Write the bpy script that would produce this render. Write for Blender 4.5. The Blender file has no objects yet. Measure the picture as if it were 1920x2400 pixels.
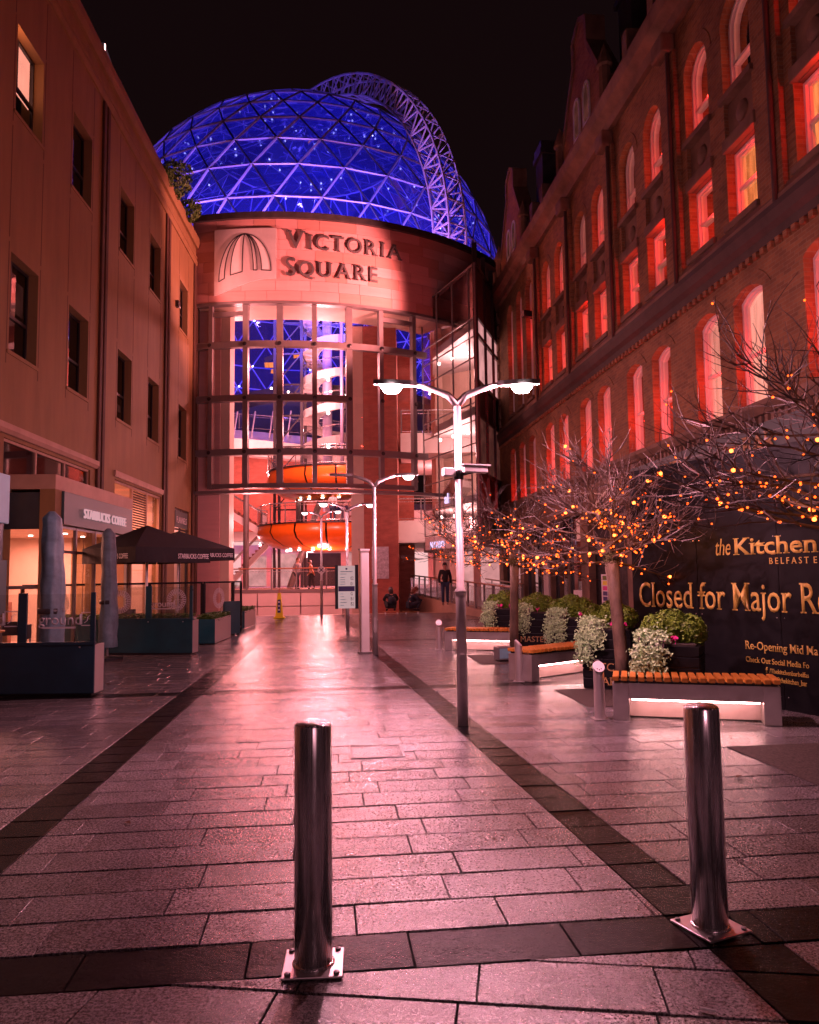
import bpy, bmesh, math, random
from mathutils import Vector, Matrix, Quaternion
PI = math.pi
S = bpy.context.scene
C = S.collection
rnd = random.Random(7)

# ---------------------------------------------------------------- camera, sky, exposure
cam = bpy.data.cameras.new('camera')
cam_o = bpy.data.objects.new('camera', cam)
C.objects.link(cam_o)
S.camera = cam_o
cam.sensor_fit = 'VERTICAL'
cam.sensor_height = 36.0
cam.lens = 36.0 * 1800 / 2400
cam.clip_start = 0.05
cam.clip_end = 2000
_p, _r = math.radians(4.7), 0.013
_f = Vector((0, math.cos(_p), math.sin(_p)))
_u = Vector((0, -math.sin(_p), math.cos(_p)))
_x = Vector((1, 0, 0))
_x2 = _x * math.cos(_r) - _u * math.sin(_r)
_u2 = _u * math.cos(_r) + _x * math.sin(_r)
cam_o.matrix_world = Matrix(((_x2.x, _u2.x, -_f.x, 0), (_x2.y, _u2.y, -_f.y, 0), (_x2.z, _u2.z, -_f.z, 1.6), (0, 0, 0, 1)))

W = bpy.data.worlds.new('World')
S.world = W
W.use_nodes = True
wn = W.node_tree
bg = wn.nodes['Background']
bg.inputs[0].default_value = (0.0135, 0.0054, 0.0064, 1)      # night sky over a lit city
bg.inputs[1].default_value = 0.42

S.view_settings.view_transform = 'Standard'
S.view_settings.look = 'None'
S.view_settings.exposure = 0.0
S.view_settings.gamma = 1.0
S.cycles.max_bounces = 6
S.cycles.diffuse_bounces = 2
S.cycles.glossy_bounces = 2
S.cycles.transmission_bounces = 4
S.cycles.transparent_max_bounces = 14
S.cycles.sample_clamp_indirect = 4.0
S.cycles.use_denoising = True
S.cycles.use_adaptive_sampling = True
S.cycles.adaptive_threshold = 0.02
S.cycles.caustics_reflective = False
S.cycles.caustics_refractive = False

PINK = (1.0, 0.39, 0.50)          # colour of the street lamps
WARM = (1.0, 0.33, 0.26)

def lamp(kind, loc, energy, col, parent=None, size=0.1, name='lamp_light', target=None, spot=None, blend=0.4, shape=None, size_y=None, spread=None):
    l = bpy.data.lights.new(name, kind)
    l.energy = energy
    l.color = col
    if kind in ('POINT', 'SPOT'):
        l.shadow_soft_size = size
    if kind == 'SPOT':
        l.spot_size = math.radians(spot or 90)
        l.spot_blend = blend
    if kind == 'AREA':
        l.size = size
        if size_y:
            l.shape = 'RECTANGLE'
            l.size_y = size_y
        if spread:
            l.spread = math.radians(spread)
    o = bpy.data.objects.new(name, l)
    C.objects.link(o)
    o.location = loc
    if target is not None:
        o.rotation_euler = (Vector(target) - Vector(loc)).to_track_quat('-Z', 'Y').to_euler()
    if parent:
        o.parent = parent
    return o

# ---------------------------------------------------------------- materials
M = {}
def nt(name):
    m = bpy.data.materials.new(name)
    m.use_nodes = True
    n = m.node_tree
    return m, n, n.nodes['Principled BSDF']

def L(n, a, b):
    n.links.new(a, b)

def ramp(n, fac, stops):
    r = n.nodes.new('ShaderNodeValToRGB')
    while len(r.color_ramp.elements) < len(stops):
        r.color_ramp.elements.new(0.5)
    for e, (p, c) in zip(r.color_ramp.elements, stops):
        e.position = p
        e.color = (*c, 1) if len(c) == 3 else c
    if fac is not None:
        L(n, fac, r.inputs[0])
    return r

def coords(n, scale=(1, 1, 1), world=False):
    tc = n.nodes.new('ShaderNodeTexCoord')
    mp = n.nodes.new('ShaderNodeMapping')
    mp.inputs['Scale'].default_value = scale
    if world:
        g = n.nodes.new('ShaderNodeNewGeometry')
        L(n, g.outputs['Position'], mp.inputs[0])
    else:
        L(n, tc.outputs['Object'], mp.inputs[0])
    return mp.outputs[0]

def noise(n, vec, scale, detail=4, rough=0.6):
    t = n.nodes.new('ShaderNodeTexNoise')
    t.inputs['Scale'].default_value = scale
    t.inputs['Detail'].default_value = detail
    t.inputs['Roughness'].default_value = rough
    L(n, vec, t.inputs['Vector'])
    return t.outputs['Fac']

def bump(n, b, fac, strength=0.3, dist=0.01):
    k = n.nodes.new('ShaderNodeBump')
    k.inputs['Strength'].default_value = strength
    k.inputs['Distance'].default_value = dist
    L(n, fac, k.inputs['Height'])
    L(n, k.outputs[0], b.inputs['Normal'])

def mat(name, col, rough=0.6, metal=0.0, var=0.18, scale=3.0, bumps=0.0, bscale=60, world=False, stretch=(1, 1, 1), coat=0.0, rvar=0.0, spec=0.5):
    m, n, b = nt(name)
    v = coords(n, stretch, world)
    if var > 0:
        f = noise(n, v, scale, 5)
        lo = tuple(c * (1 - var) for c in col)
        hi = tuple(min(1, c * (1 + var)) for c in col)
        r = ramp(n, f, [(0.3, lo), (0.7, hi)])
        L(n, r.outputs[0], b.inputs['Base Color'])
    else:
        b.inputs['Base Color'].default_value = (*col, 1)
    b.inputs['Roughness'].default_value = rough
    b.inputs['Metallic'].default_value = metal
    b.inputs['Specular IOR Level'].default_value = spec
    if rvar:
        f2 = noise(n, v, scale * 2.3, 3)
        r2 = ramp(n, f2, [(0.3, (max(0.03, rough - rvar),) * 3), (0.7, (min(1, rough + rvar),) * 3)])
        L(n, r2.outputs[0], b.inputs['Roughness'])
    if coat:
        b.inputs['Coat Weight'].default_value = coat
        b.inputs['Coat Roughness'].default_value = 0.12
    if bumps:
        bump(n, b, noise(n, v, bscale, 3), bumps)
    M[name] = m
    return m

def emit(name, col, strength, var=0.0, scale=3.0, stretch=(1, 1, 1)):
    m = bpy.data.materials.new(name)
    m.use_nodes = True
    n = m.node_tree
    n.nodes.remove(n.nodes['Principled BSDF'])
    e = n.nodes.new('ShaderNodeEmission')
    e.inputs[0].default_value = (*col, 1)
    e.inputs[1].default_value = strength
    if var:
        v = coords(n, stretch)
        f = noise(n, v, scale, 3)
        r = ramp(n, f, [(0.35, tuple(c * (1 - var) for c in col)), (0.65, col)])
        L(n, r.outputs[0], e.inputs[0])
    L(n, e.outputs[0], n.nodes['Material Output'].inputs[0])
    M[name] = m
    return m

def glassmat(name, tint=(1, 1, 1), gloss=0.1, rough=0.02, haze=0.0, hazecol=(0.5, 0.5, 0.5), fres=1.45):
    """thin sheet glass: clear, reflecting more at glancing angles, with a little film of dirt"""
    m = bpy.data.materials.new(name)
    m.use_nodes = True
    n = m.node_tree
    n.nodes.remove(n.nodes['Principled BSDF'])
    tr = n.nodes.new('ShaderNodeBsdfTransparent')
    tr.inputs[0].default_value = (*tint, 1)
    gl = n.nodes.new('ShaderNodeBsdfGlossy')
    gl.inputs['Roughness'].default_value = rough
    fr = n.nodes.new('ShaderNodeFresnel')
    fr.inputs['IOR'].default_value = fres
    ad = n.nodes.new('ShaderNodeMath')
    ad.operation = 'ADD'
    ad.inputs[1].default_value = gloss
    ad.use_clamp = True
    L(n, fr.outputs[0], ad.inputs[0])
    mx = n.nodes.new('ShaderNodeMixShader')
    L(n, ad.outputs[0], mx.inputs[0])
    L(n, tr.outputs[0], mx.inputs[1])
    L(n, gl.outputs[0], mx.inputs[2])
    out = mx.outputs[0]
    if haze:
        df = n.nodes.new('ShaderNodeBsdfDiffuse')
        df.inputs[0].default_value = (*hazecol, 1)
        tl = n.nodes.new('ShaderNodeBsdfTranslucent')
        tl.inputs[0].default_value = (*hazecol, 1)
        m1 = n.nodes.new('ShaderNodeMixShader')
        L(n, df.outputs[0], m1.inputs[1])
        L(n, tl.outputs[0], m1.inputs[2])
        m2 = n.nodes.new('ShaderNodeMixShader')
        m2.inputs[0].default_value = haze
        L(n, out, m2.inputs[1])
        L(n, m1.outputs[0], m2.inputs[2])
        out = m2.outputs[0]
    L(n, out, n.nodes['Material Output'].inputs[0])
    M[name] = m
    return m

def granite(name, lo, hi, r0, r1, bmp=0.25, spec=0.4):
    m, n, b = nt(name)
    v = coords(n, (1, 1, 1), True)
    sp = noise(n, v, 70, 4, 0.9)
    big = noise(n, v, 1.3, 4)
    oi = n.nodes.new('ShaderNodeObjectInfo')
    r = ramp(n, sp, [(0.42, lo), (0.58, hi)])
    mixv = n.nodes.new('ShaderNodeMath'); mixv.operation = 'MULTIPLY_ADD'
    mixv.inputs[1].default_value = 0.5; mixv.inputs[2].default_value = 0.72
    L(n, oi.outputs['Random'], mixv.inputs[0])
    hs = n.nodes.new('ShaderNodeHueSaturation')
    L(n, r.outputs[0], hs.inputs['Color'])
    L(n, mixv.outputs[0], hs.inputs['Value'])
    # stains
    st = noise(n, v, 3.7, 6, 0.7)
    sr = ramp(n, st, [(0.36, (0.6, 0.6, 0.6)), (0.66, (1, 1, 1))])
    mu = n.nodes.new('ShaderNodeMixRGB'); mu.blend_type = 'MULTIPLY'; mu.inputs[0].default_value = 0.8
    L(n, hs.outputs[0], mu.inputs[1]); L(n, sr.outputs[0], mu.inputs[2])
    vo = n.nodes.new('ShaderNodeTexVoronoi'); vo.inputs['Scale'].default_value = 2.3
    L(n, v, vo.inputs['Vector'])
    gum = ramp(n, vo.outputs['Distance'], [(0.030, (0.30, 0.30, 0.30)), (0.046, (1, 1, 1))])       # trodden gum spots
    mg = n.nodes.new('ShaderNodeMixRGB'); mg.blend_type = 'MULTIPLY'; mg.inputs[0].default_value = 1.0
    L(n, mu.outputs[0], mg.inputs[1]); L(n, gum.outputs[0], mg.inputs[2])
    L(n, mg.outputs[0], b.inputs['Base Color'])
    rr = ramp(n, big, [(0.36, (r0,) * 3), (0.66, (r1,) * 3)])
    L(n, rr.outputs[0], b.inputs['Roughness'])
    b.inputs['Specular IOR Level'].default_value = spec
    n2 = noise(n, v, 60, 4, 0.8)
    n3 = noise(n, v, 6, 3)
    ad = n.nodes.new('ShaderNodeMath'); ad.operation = 'MULTIPLY_ADD'; ad.inputs[1].default_value = 2.0
    L(n, n3, ad.inputs[0]); L(n, n2, ad.inputs[2])
    bump(n, b, ad.outputs[0], bmp, 0.0045)
    M[name] = m

granite('granite', (0.010, 0.009, 0.010), (0.30, 0.275, 0.285), 0.13, 0.26, 0.58, 0.48)
granite('granite_dark', (0.0006, 0.0006, 0.0008), (0.011, 0.0105, 0.0115), 0.12, 0.26, 0.6, 0.06)
mat('joint', (0.010, 0.009, 0.009), 0.5, var=0.3, world=True)
mat('limestone', (0.235, 0.145, 0.058), 0.75, var=0.15, scale=1.4, stretch=(1.6, 1.6, 0.35), bumps=0.25, bscale=35)
mat('limestone_pale', (0.42, 0.28, 0.20), 0.65, var=0.12, scale=2, bumps=0.1)
mat('strip_brown', (0.075, 0.035, 0.02), 0.8, var=0.2)
mat('frame_dark', (0.018, 0.018, 0.022), 0.35, var=0.1)
mat('room_dark', (0.05, 0.04, 0.04), 0.9, var=0.2)
mat('steel', (0.80, 0.76, 0.75), 0.24, 0.80, var=0.34, scale=5, stretch=(11, 11, 0.06), rvar=0.12)  # upright colour streaks stand for brushed grain and for striped reflections
mat('steel_bright', (0.70, 0.66, 0.65), 0.34, 0.85, var=0.05, scale=1.5)
mat('steel_plate', (0.74, 0.70, 0.69), 0.40, 0.35, var=0.10, scale=1.2)
mat('letter_metal', (0.16, 0.145, 0.145), 0.45, 0.3, var=0.1)
mat('steel_paint', (0.17, 0.155, 0.155), 0.4, var=0.1)
mat('lamp_paint', (0.42, 0.38, 0.37), 0.35, 0.4, var=0.12, scale=6)
mat('white_paint', (0.70, 0.68, 0.66), 0.45, var=0.06)
mat('cream', (0.66, 0.52, 0.42), 0.6, var=0.08, scale=1.5)
mat('cladding', (0.62, 0.55, 0.53), 0.4, var=0.05, scale=2)
mat('lead', (0.05, 0.045, 0.05), 0.5, var=0.3)
mat('black_paint', (0.005, 0.0055, 0.007), 0.5, var=0.35, scale=3, spec=0.18, rvar=0.15)
mat('navy_paint', (0.006, 0.025, 0.042), 0.40, var=0.25, scale=2.2, rvar=0.12)
mat('teal_paint', (0.006, 0.055, 0.075), 0.38, var=0.25, scale=2.2, rvar=0.12)
mat('canvas_black', (0.008, 0.008, 0.010), 0.8, var=0.3, scale=6)
mat('cover_grey', (0.115, 0.19, 0.235), 0.5, var=0.3, scale=6, bumps=0.5, bscale=9)
mat('sign_grey', (0.055, 0.10, 0.10), 0.5, var=0.08)
mat('sign_pale', (0.22, 0.46, 0.55), 0.5, var=0.08)
mat('orange_pod', (0.90, 0.20, 0.018), 0.28, var=0.05, coat=0.3)
mat('timber', (0.50, 0.20, 0.035), 0.38, var=0.45, scale=3, stretch=(2, 14, 14), rvar=0.12)
mat('handrail', (0.34, 0.14, 0.07), 0.35, var=0.25, stretch=(1, 1, 8))
mat('bark', (0.105, 0.07, 0.045), 0.7, var=0.55, scale=7, bumps=0.9, bscale=22, stretch=(1, 1, 0.5))
mat('twig', (0.075, 0.050, 0.042), 0.5, var=0.4, scale=4)
mat('moss', (0.07, 0.065, 0.02), 0.9, var=0.4, scale=20)
mat('leaf_box', (0.13, 0.23, 0.015), 0.55, var=0.5, scale=11)
mat('leaf_ivy', (0.36, 0.56, 0.28), 0.4, var=0.6, scale=26)
mat('leaf_hedge', (0.06, 0.13, 0.02), 0.55, var=0.5, scale=14)
mat('flower', (0.75, 0.03, 0.30), 0.6, var=0.2, scale=30)
mat('soil', (0.03, 0.022, 0.018), 0.95, var=0.4, scale=20)
mat('gravel', (0.055, 0.042, 0.036), 0.75, var=0.8, scale=55, bumps=1.0, bscale=60, spec=0.3)
mat('gold_text', (0.58, 0.42, 0.09), 0.5, var=0.12, scale=14)
mat('gold_dull', (0.42, 0.24, 0.09), 0.5, var=0.3, scale=9)
mat('white_text', (0.80, 0.78, 0.78), 0.5, var=0.1)
mat('ink', (0.02, 0.02, 0.05), 0.5, var=0.0)
mat('ink_blue', (0.02, 0.015, 0.16), 0.4, var=0.0)
mat('yellow', (0.90, 0.78, 0.01), 0.4, var=0.06)
mat('skin', (0.50, 0.29, 0.21), 0.55, var=0.06)
mat('hair', (0.02, 0.014, 0.01), 0.6, var=0.2)
mat('hair_ginger', (0.16, 0.06, 0.03), 0.6, var=0.2)
mat('cloth_black', (0.012, 0.012, 0.015), 0.85, var=0.2)
mat('cloth_navy', (0.015, 0.02, 0.035), 0.85, var=0.2)
mat('cloth_grey', (0.22, 0.23, 0.25), 0.85, var=0.15)
mat('cloth_white', (0.62, 0.6, 0.58), 0.85, var=0.1)
mat('cloth_jeans', (0.03, 0.055, 0.11), 0.85, var=0.2)
mat('cloth_orange', (0.36, 0.14, 0.04), 0.85, var=0.15)
mat('brick_inner', (0.42, 0.13, 0.09), 0.8, var=0.2, scale=2.5, bumps=0.15, bscale=18, stretch=(1, 1, 3))
mat('carpet', (0.28, 0.12, 0.09), 0.9, var=0.2)
mat('poster', (0.55, 0.52, 0.55), 0.5, var=0.35, scale=9)
mat('strut', (0.50, 0.46, 0.70), 0.35, var=0.08)
mat('strut_dark', (0.045, 0.045, 0.06), 0.4, var=0.1)
mat('gantry', (0.55, 0.42, 0.36), 0.5, var=0.1)

glassmat('glass', (0.97, 0.97, 0.98), 0.015, haze=0.012)
glassmat('glass_screen', (0.80, 0.83, 0.83), 0.02, haze=0.04, hazecol=(0.25, 0.27, 0.3))
glassmat('glass_mirror', (0.85, 0.85, 0.88), 0.06, 0.012, fres=1.5)
glassmat('glass_window', (0.45, 0.45, 0.5), 0.10, 0.03, fres=1.7)
glassmat('dome_glass', (0.50, 0.55, 0.92), 0.02, 0.03, haze=0.22, hazecol=(0.11, 0.16, 0.95))
glassmat('glass_sash', (0.95, 0.95, 0.95), 0.0, 0.03, fres=1.12)

def brick_material(name, c1, c2, mortar, sc=1.0):
    m, n, b = nt(name)
    tc = n.nodes.new('ShaderNodeTexCoord')
    sx = n.nodes.new('ShaderNodeSeparateXYZ')
    L(n, tc.outputs['Object'], sx.inputs[0])
    ad = n.nodes.new('ShaderNodeMath'); ad.operation = 'ADD'
    L(n, sx.outputs[0], ad.inputs[0]); L(n, sx.outputs[1], ad.inputs[1])
    cb = n.nodes.new('ShaderNodeCombineXYZ')
    L(n, ad.outputs[0], cb.inputs[0]); L(n, sx.outputs[2], cb.inputs[1])
    bt = n.nodes.new('ShaderNodeTexBrick')
    bt.inputs['Color1'].default_value = (*c1, 1)
    bt.inputs['Color2'].default_value = (*c2, 1)
    bt.inputs['Mortar'].default_value = (*mortar, 1)
    bt.inputs['Scale'].default_value = 1.0
    bt.inputs['Mortar Size'].default_value = 0.007
    bt.inputs['Brick Width'].default_value = 0.225 * sc
    bt.inputs['Row Height'].default_value = 0.075 * sc
    bt.inputs['Bias'].default_value = -0.1
    L(n, cb.outputs[0], bt.inputs['Vector'])
    v = coords(n)
    f = noise(n, v, 0.9, 6, 0.7)
    r = ramp(n, f, [(0.3, (0.55, 0.5, 0.5)), (0.72, (1.15, 1.1, 1.05))])
    mu = n.nodes.new('ShaderNodeMixRGB'); mu.blend_type = 'MULTIPLY'; mu.inputs[0].default_value = 1
    L(n, bt.outputs[0], mu.inputs[1]); L(n, r.outputs[0], mu.inputs[2])
    L(n, mu.outputs[0], b.inputs['Base Color'])
    b.inputs['Roughness'].default_value = 0.8
    bump(n, b, bt.outputs['Fac'], -0.6, 0.012)
    M[name] = m
brick_material('brick', (0.36, 0.165, 0.07), (0.22, 0.10, 0.046), (0.32, 0.22, 0.13))
mat('brick_stone', (0.20, 0.115, 0.075), 0.75, var=0.4, scale=1.6, bumps=0.3, bscale=14)
mat('gutter', (0.055, 0.036, 0.03), 0.75, var=0.25, scale=3)
mat('sandstone', (0.62, 0.34, 0.31), 0.75, var=0.07, scale=1.0, stretch=(0.5, 0.5, 5), bumps=0.08, bscale=20)
mat('sandstone_b', (0.70, 0.40, 0.37), 0.75, var=0.07, scale=1.0, stretch=(0.5, 0.5, 5), bumps=0.08, bscale=20)
mat('sandstone_c', (0.54, 0.275, 0.225), 0.75, var=0.07, scale=1.0, stretch=(0.5, 0.5, 5), bumps=0.08, bscale=20)

emit('lamp_glow', (1.0, 0.72, 0.76), 60)
emit('lamp_glow_far', (1.0, 0.70, 0.72), 12)
emit('sign_lit', (1.0, 0.62, 0.64), 0.55, 0.1, 2)
emit('pink_glow', (1.0, 0.50, 0.50), 8)
emit('led_strip', (1.0, 0.46, 0.44), 80)
mat('kick', (0.30, 0.22, 0.21), 0.5, var=0.15)
emit('led_red', (1.0, 0.05, 0.03), 6)
emit('fairy', (1.0, 0.09, 0.010), 5.5)
emit('fairy_big', (1.0, 0.13, 0.022), 13)
emit('node_lamp', (0.55, 0.50, 1.0), 8)
emit('neon', (0.85, 0.62, 1.0), 1.3)
emit('win_amber', (1.0, 0.25, 0.075), 1.5, 0.55, 2.2, (3, 3, 0.6))
emit('win_pink', (1.0, 0.34, 0.26), 1.4, 0.35, 1.6, (3, 3, 0.5))
emit('win_red', (1.0, 0.23, 0.14), 1.7, 0.55, 2.2, (2, 2, 0.8))
emit('win_dim', (1.0, 0.27, 0.22), 0.10, 0.6, 2)
emit('win_peach', (1.0, 0.34, 0.22), 3.5, 0.15, 1.0)
emit('shop_light', (1.0, 0.42, 0.42), 0.8, 0.35, 1.2)
emit('shop_white', (1.0, 0.55, 0.55), 1.0)
emit('downlight', (1.0, 0.72, 0.62), 14)
emit('blue_glow', (0.16, 0.13, 1.0), 0.7, 0.5, 1.0)
emit('letter_glow', (1.0, 0.50, 0.56), 0.7)

# ---------------------------------------------------------------- builders
class MB:
    def __init__(s):
        s.v = []; s.f = []
    def add(s, vs, fs):
        o = len(s.v)
        s.v += [tuple(p) for p in vs]
        s.f += [tuple(i + o for i in f) for f in fs]
    def box(s, x0, x1, y0, y1, z0, z1):
        s.add([(x0, y0, z0), (x1, y0, z0), (x1, y1, z0), (x0, y1, z0), (x0, y0, z1), (x1, y0, z1), (x1, y1, z1), (x0, y1, z1)],
              [(0, 3, 2, 1), (4, 5, 6, 7), (0, 1, 5, 4), (1, 2, 6, 5), (2, 3, 7, 6), (3, 0, 4, 7)])
        return s
    def obox(s, c, ax, ay, az):
        c, ax, ay, az = map(Vector, (c, ax, ay, az))
        p = [c + ax * i + ay * j + az * k for k in (-1, 1) for j in (-1, 1) for i in (-1, 1)]
        s.add(p, [(0, 2, 3, 1), (4, 5, 7, 6), (0, 1, 5, 4), (1, 3, 7, 5), (3, 2, 6, 7), (2, 0, 4, 6)])
        return s
    def bar(s, a, b, w, h=None, up=(0, 0, 1)):
        a, b = Vector(a), Vector(b)
        d = (b - a)
        ln = d.length
        if ln < 1e-6: return s
        d /= ln
        up = Vector(up)
        if abs(d.dot(up)) > 0.98: up = Vector((1, 0, 0))
        x = d.cross(up).normalized()
        y = x.cross(d)
        h = h if h is not None else w
        return s.obox((a + b) / 2, x * w / 2, y * h / 2, d * ln / 2)
    def tube(s, pts, r, n=6, cap=True):
        pts = [Vector(p) for p in pts]
        m = len(pts)
        rs = r if isinstance(r, (list, tuple)) else [r] * m
        rings = []
        ref = None
        for i, p in enumerate(pts):
            d = (pts[min(i + 1, m - 1)] - pts[max(i - 1, 0)])
            if d.length < 1e-9: d = Vector((0, 0, 1))
            d.normalize()
            if ref is None:
                ref = d.orthogonal().normalized()
            ref = (ref - d * ref.dot(d))
            if ref.length < 1e-6: ref = d.orthogonal()
            ref.normalize()
            b = d.cross(ref)
            rings.append([p + (ref * math.cos(2 * PI * k / n) + b * math.sin(2 * PI * k / n)) * rs[i] for k in range(n)])
        vs = [q for rg in rings for q in rg]
        fs = []
        for i in range(m - 1):
            for k in range(n):
                k2 = (k + 1) % n
                fs.append((i * n + k, i * n + k2, (i + 1) * n + k2, (i + 1) * n + k))
        if cap:
            fs.append(tuple(range(n - 1, -1, -1)))
            fs.append(tuple((m - 1) * n + k for k in range(n)))
        s.add(vs, fs)
        return s
    def lathe(s, prof, n=24, c=(0, 0), a0=0.0, a1=2 * PI):
        full = abs(a1 - a0 - 2 * PI) < 1e-6
        k = n if full else n + 1
        vs = []
        for (r, z) in prof:
            for i in range(k):
                a = a0 + (a1 - a0) * i / n
                vs.append((c[0] + r * math.cos(a), c[1] + r * math.sin(a), z))
        fs = []
        for j in range(len(prof) - 1):
            for i in range(n):
                i2 = (i + 1) % k
                fs.append((j * k + i, j * k + i2, (j + 1) * k + i2, (j + 1) * k + i))
        if full:
            if prof[0][0] > 1e-5: fs.append(tuple(range(k - 1, -1, -1)))
            if prof[-1][0] > 1e-5: fs.append(tuple((len(prof) - 1) * k + i for i in range(k)))
        s.add(vs, fs)
        return s
    def prism(s, poly, a, b, plane='xz'):
        """poly list of 2D pts; extruded along the third axis from a to b"""
        n = len(poly)
        def P(p, t):
            if plane == 'xz': return (p[0], t, p[1])
            if plane == 'xy': return (p[0], p[1], t)
            return (t, p[0], p[1])
        vs = [P(p, a) for p in poly] + [P(p, b) for p in poly]
        fs = [tuple(range(n)), tuple(range(2 * n - 1, n - 1, -1))]
        for i in range(n):
            j = (i + 1) % n
            fs.append((i, i + n, j + n, j))
        s.add(vs, fs)
        return s
    def ico(s, c, r, sub=0):
        t = (1 + 5 ** 0.5) / 2
        vs = [(-1, t, 0), (1, t, 0), (-1, -t, 0), (1, -t, 0), (0, -1, t), (0, 1, t), (0, -1, -t), (0, 1, -t), (t, 0, -1), (t, 0, 1), (-t, 0, -1), (-t, 0, 1)]
        l = (1 + t * t) ** 0.5
        fs = [(0, 11, 5), (0, 5, 1), (0, 1, 7), (0, 7, 10), (0, 10, 11), (1, 5, 9), (5, 11, 4), (11, 10, 2), (10, 7, 6), (7, 1, 8), (3, 9, 4), (3, 4, 2), (3, 2, 6), (3, 6, 8), (3, 8, 9), (4, 9, 5), (2, 4, 11), (6, 2, 10), (8, 6, 7), (9, 8, 1)]
        s.add([(c[0] + x / l * r, c[1] + y / l * r, c[2] + z / l * r) for x, y, z in vs], fs)
        return s
    def mesh(s, name):
        me = bpy.data.meshes.new(name)
        me.from_pydata(s.v, [], s.f)
        me.update()
        return me
    def build(s, name, mt, parent=None, smooth=False, fix=False, bevel=0.0):
        me = s.mesh(name)
        if fix:
            bm = bmesh.new(); bm.from_mesh(me)
            bmesh.ops.recalc_face_normals(bm, faces=bm.faces)
            bm.to_mesh(me); bm.free()
        if smooth:
            me.polygons.foreach_set('use_smooth', [True] * len(me.polygons))
        return put(name, me, mt, parent, bevel)

def put(name, me, mt, parent=None, bevel=0.0):
    o = bpy.data.objects.new(name, me)
    C.objects.link(o)
    if mt is not None and not me.materials:
        me.materials.append(M[mt])
    if parent: o.parent = parent
    if bevel:
        b = o.modifiers.new('bevel', 'BEVEL')
        b.width = bevel; b.segments = 2; b.limit_method = 'ANGLE'
    return o

def box(name, mt, parent, x0, x1, y0, y1, z0, z1, bevel=0.0):
    return MB().box(x0, x1, y0, y1, z0, z1).build(name, mt, parent, bevel=bevel)

def tag(o, label, cat, group=None, kind=None):
    o['label'] = label
    o['category'] = cat
    if group: o['group'] = group
    if kind: o['kind'] = kind
    return o

def thing(name, label, cat, loc=(0, 0, 0), rz=0.0, group=None):
    o = bpy.data.objects.new(name, None)
    o.empty_display_size = 0.2
    C.objects.link(o)
    o.location = loc
    o.rotation_euler = (0, 0, rz)
    return tag(o, label, cat, group)

def struct(o):
    o['kind'] = 'structure'
    return o

def smooth(o):
    o.data.polygons.foreach_set('use_smooth', [True] * len(o.data.polygons))
    return o

_tcache = {}
def text_mesh(body, size, ext=0.004, bold=0.0, serif=False, align='LEFT', shear=0.0, sx=1.0, width=0.0):
    key = (body, size, ext, bold, serif, align, shear, sx, width)
    if key in _tcache: return _tcache[key]
    cu = bpy.data.curves.new('text', 'FONT')
    cu.body = body
    cu.size = size
    cu.align_x = align
    cu.offset = bold * size
    cu.shear = shear
    cu.resolution_u = 3
    cu.extrude = 0
    ob = bpy.data.objects.new('text', cu)
    C.objects.link(ob)
    dg = bpy.context.evaluated_depsgraph_get()
    me = bpy.data.meshes.new_from_object(ob.evaluated_get(dg))
    bpy.data.objects.remove(ob)
    bm = bmesh.new(); bm.from_mesh(me)
    sl = []
    if serif:
        for e in bm.edges:
            if len(e.link_faces) == 1:
                a, b = e.verts[0].co, e.verts[1].co
                if abs(a.y - b.y) < 0.012 * size and 0.045 * size < abs(a.x - b.x) < 0.2 * size:
                    fc = e.link_faces[0].calc_center_median()
                    sl.append((min(a.x, b.x), max(a.x, b.x), a.y, 1 if fc.y > a.y else -1))
    t = 0.034 * size
    for (x0, x1, y, sg) in sl:
        g = 0.055 * size
        y0, y1 = (y, y + t) if sg > 0 else (y - t, y)
        q = [bm.verts.new((x, yy, 0.0006 * 0)) for x, yy in ((x0 - g, y0), (x1 + g, y0), (x1 + g, y1), (x0 - g, y1))]
        bm.faces.new(q)
    if width:
        sx = width / max(v.co.x for v in bm.verts)
    if sx != 1.0:
        for v in bm.verts: v.co.x *= sx
    if ext > 0:
        r = bmesh.ops.extrude_face_region(bm, geom=bm.faces[:])
        for v in r['geom']:
            if isinstance(v, bmesh.types.BMVert): v.co.z += ext
        bmesh.ops.recalc_face_normals(bm, faces=bm.faces)
    bm.to_mesh(me); bm.free()
    me.materials.clear()
    _tcache[key] = me
    return me

def text(name, body, size, mt, origin, along, up=(0, 0, 1), parent=None, **k):
    me = text_mesh(body, size, **k)
    if me.materials and me.materials[0] != M[mt]:
        me = me.copy(); me.materials.clear()
    o = put(name, me, mt, parent)
    a = Vector(along).normalized(); u = Vector(up).normalized(); nn = a.cross(u)
    o.matrix_local = Matrix(((a.x, u.x, nn.x, origin[0]), (a.y, u.y, nn.y, origin[1]), (a.z, u.z, nn.z, origin[2]), (0, 0, 0, 1)))
    return o

# openings in walls: (a, b, sill, [top points from a to b])
def rect_op(a, b, c, d):
    return (a, b, c, [(a, d), (b, d)])
def arch_op(a, b, c, spring, rise, n=10):
    w = (b - a) / 2; m = (a + b) / 2
    R = (w * w + rise * rise) / (2 * rise)
    pts = []
    t0 = math.asin(min(1, w / R))
    if rise > w * 0.999: t0 = PI / 2
    for i in range(n + 1):
        t = -t0 + 2 * t0 * i / n
        pts.append((m + R * math.sin(t), spring + R * math.cos(t) - (R - rise)))
    return (a, b, c, pts)
def outline(op, inset=0.0):
    a, b, c, top = op
    m = (a + b) / 2; w = (b - a) / 2
    k = (w - inset) / w
    ht = max(p[1] for p in top)
    pts = [(a + inset, c + inset), (b - inset, c + inset)]
    for (s, h) in reversed(top):
        pts.append((m + (s - m) * k, h - inset * (0.9 if len(top) > 2 else 1)))
    return pts

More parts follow.
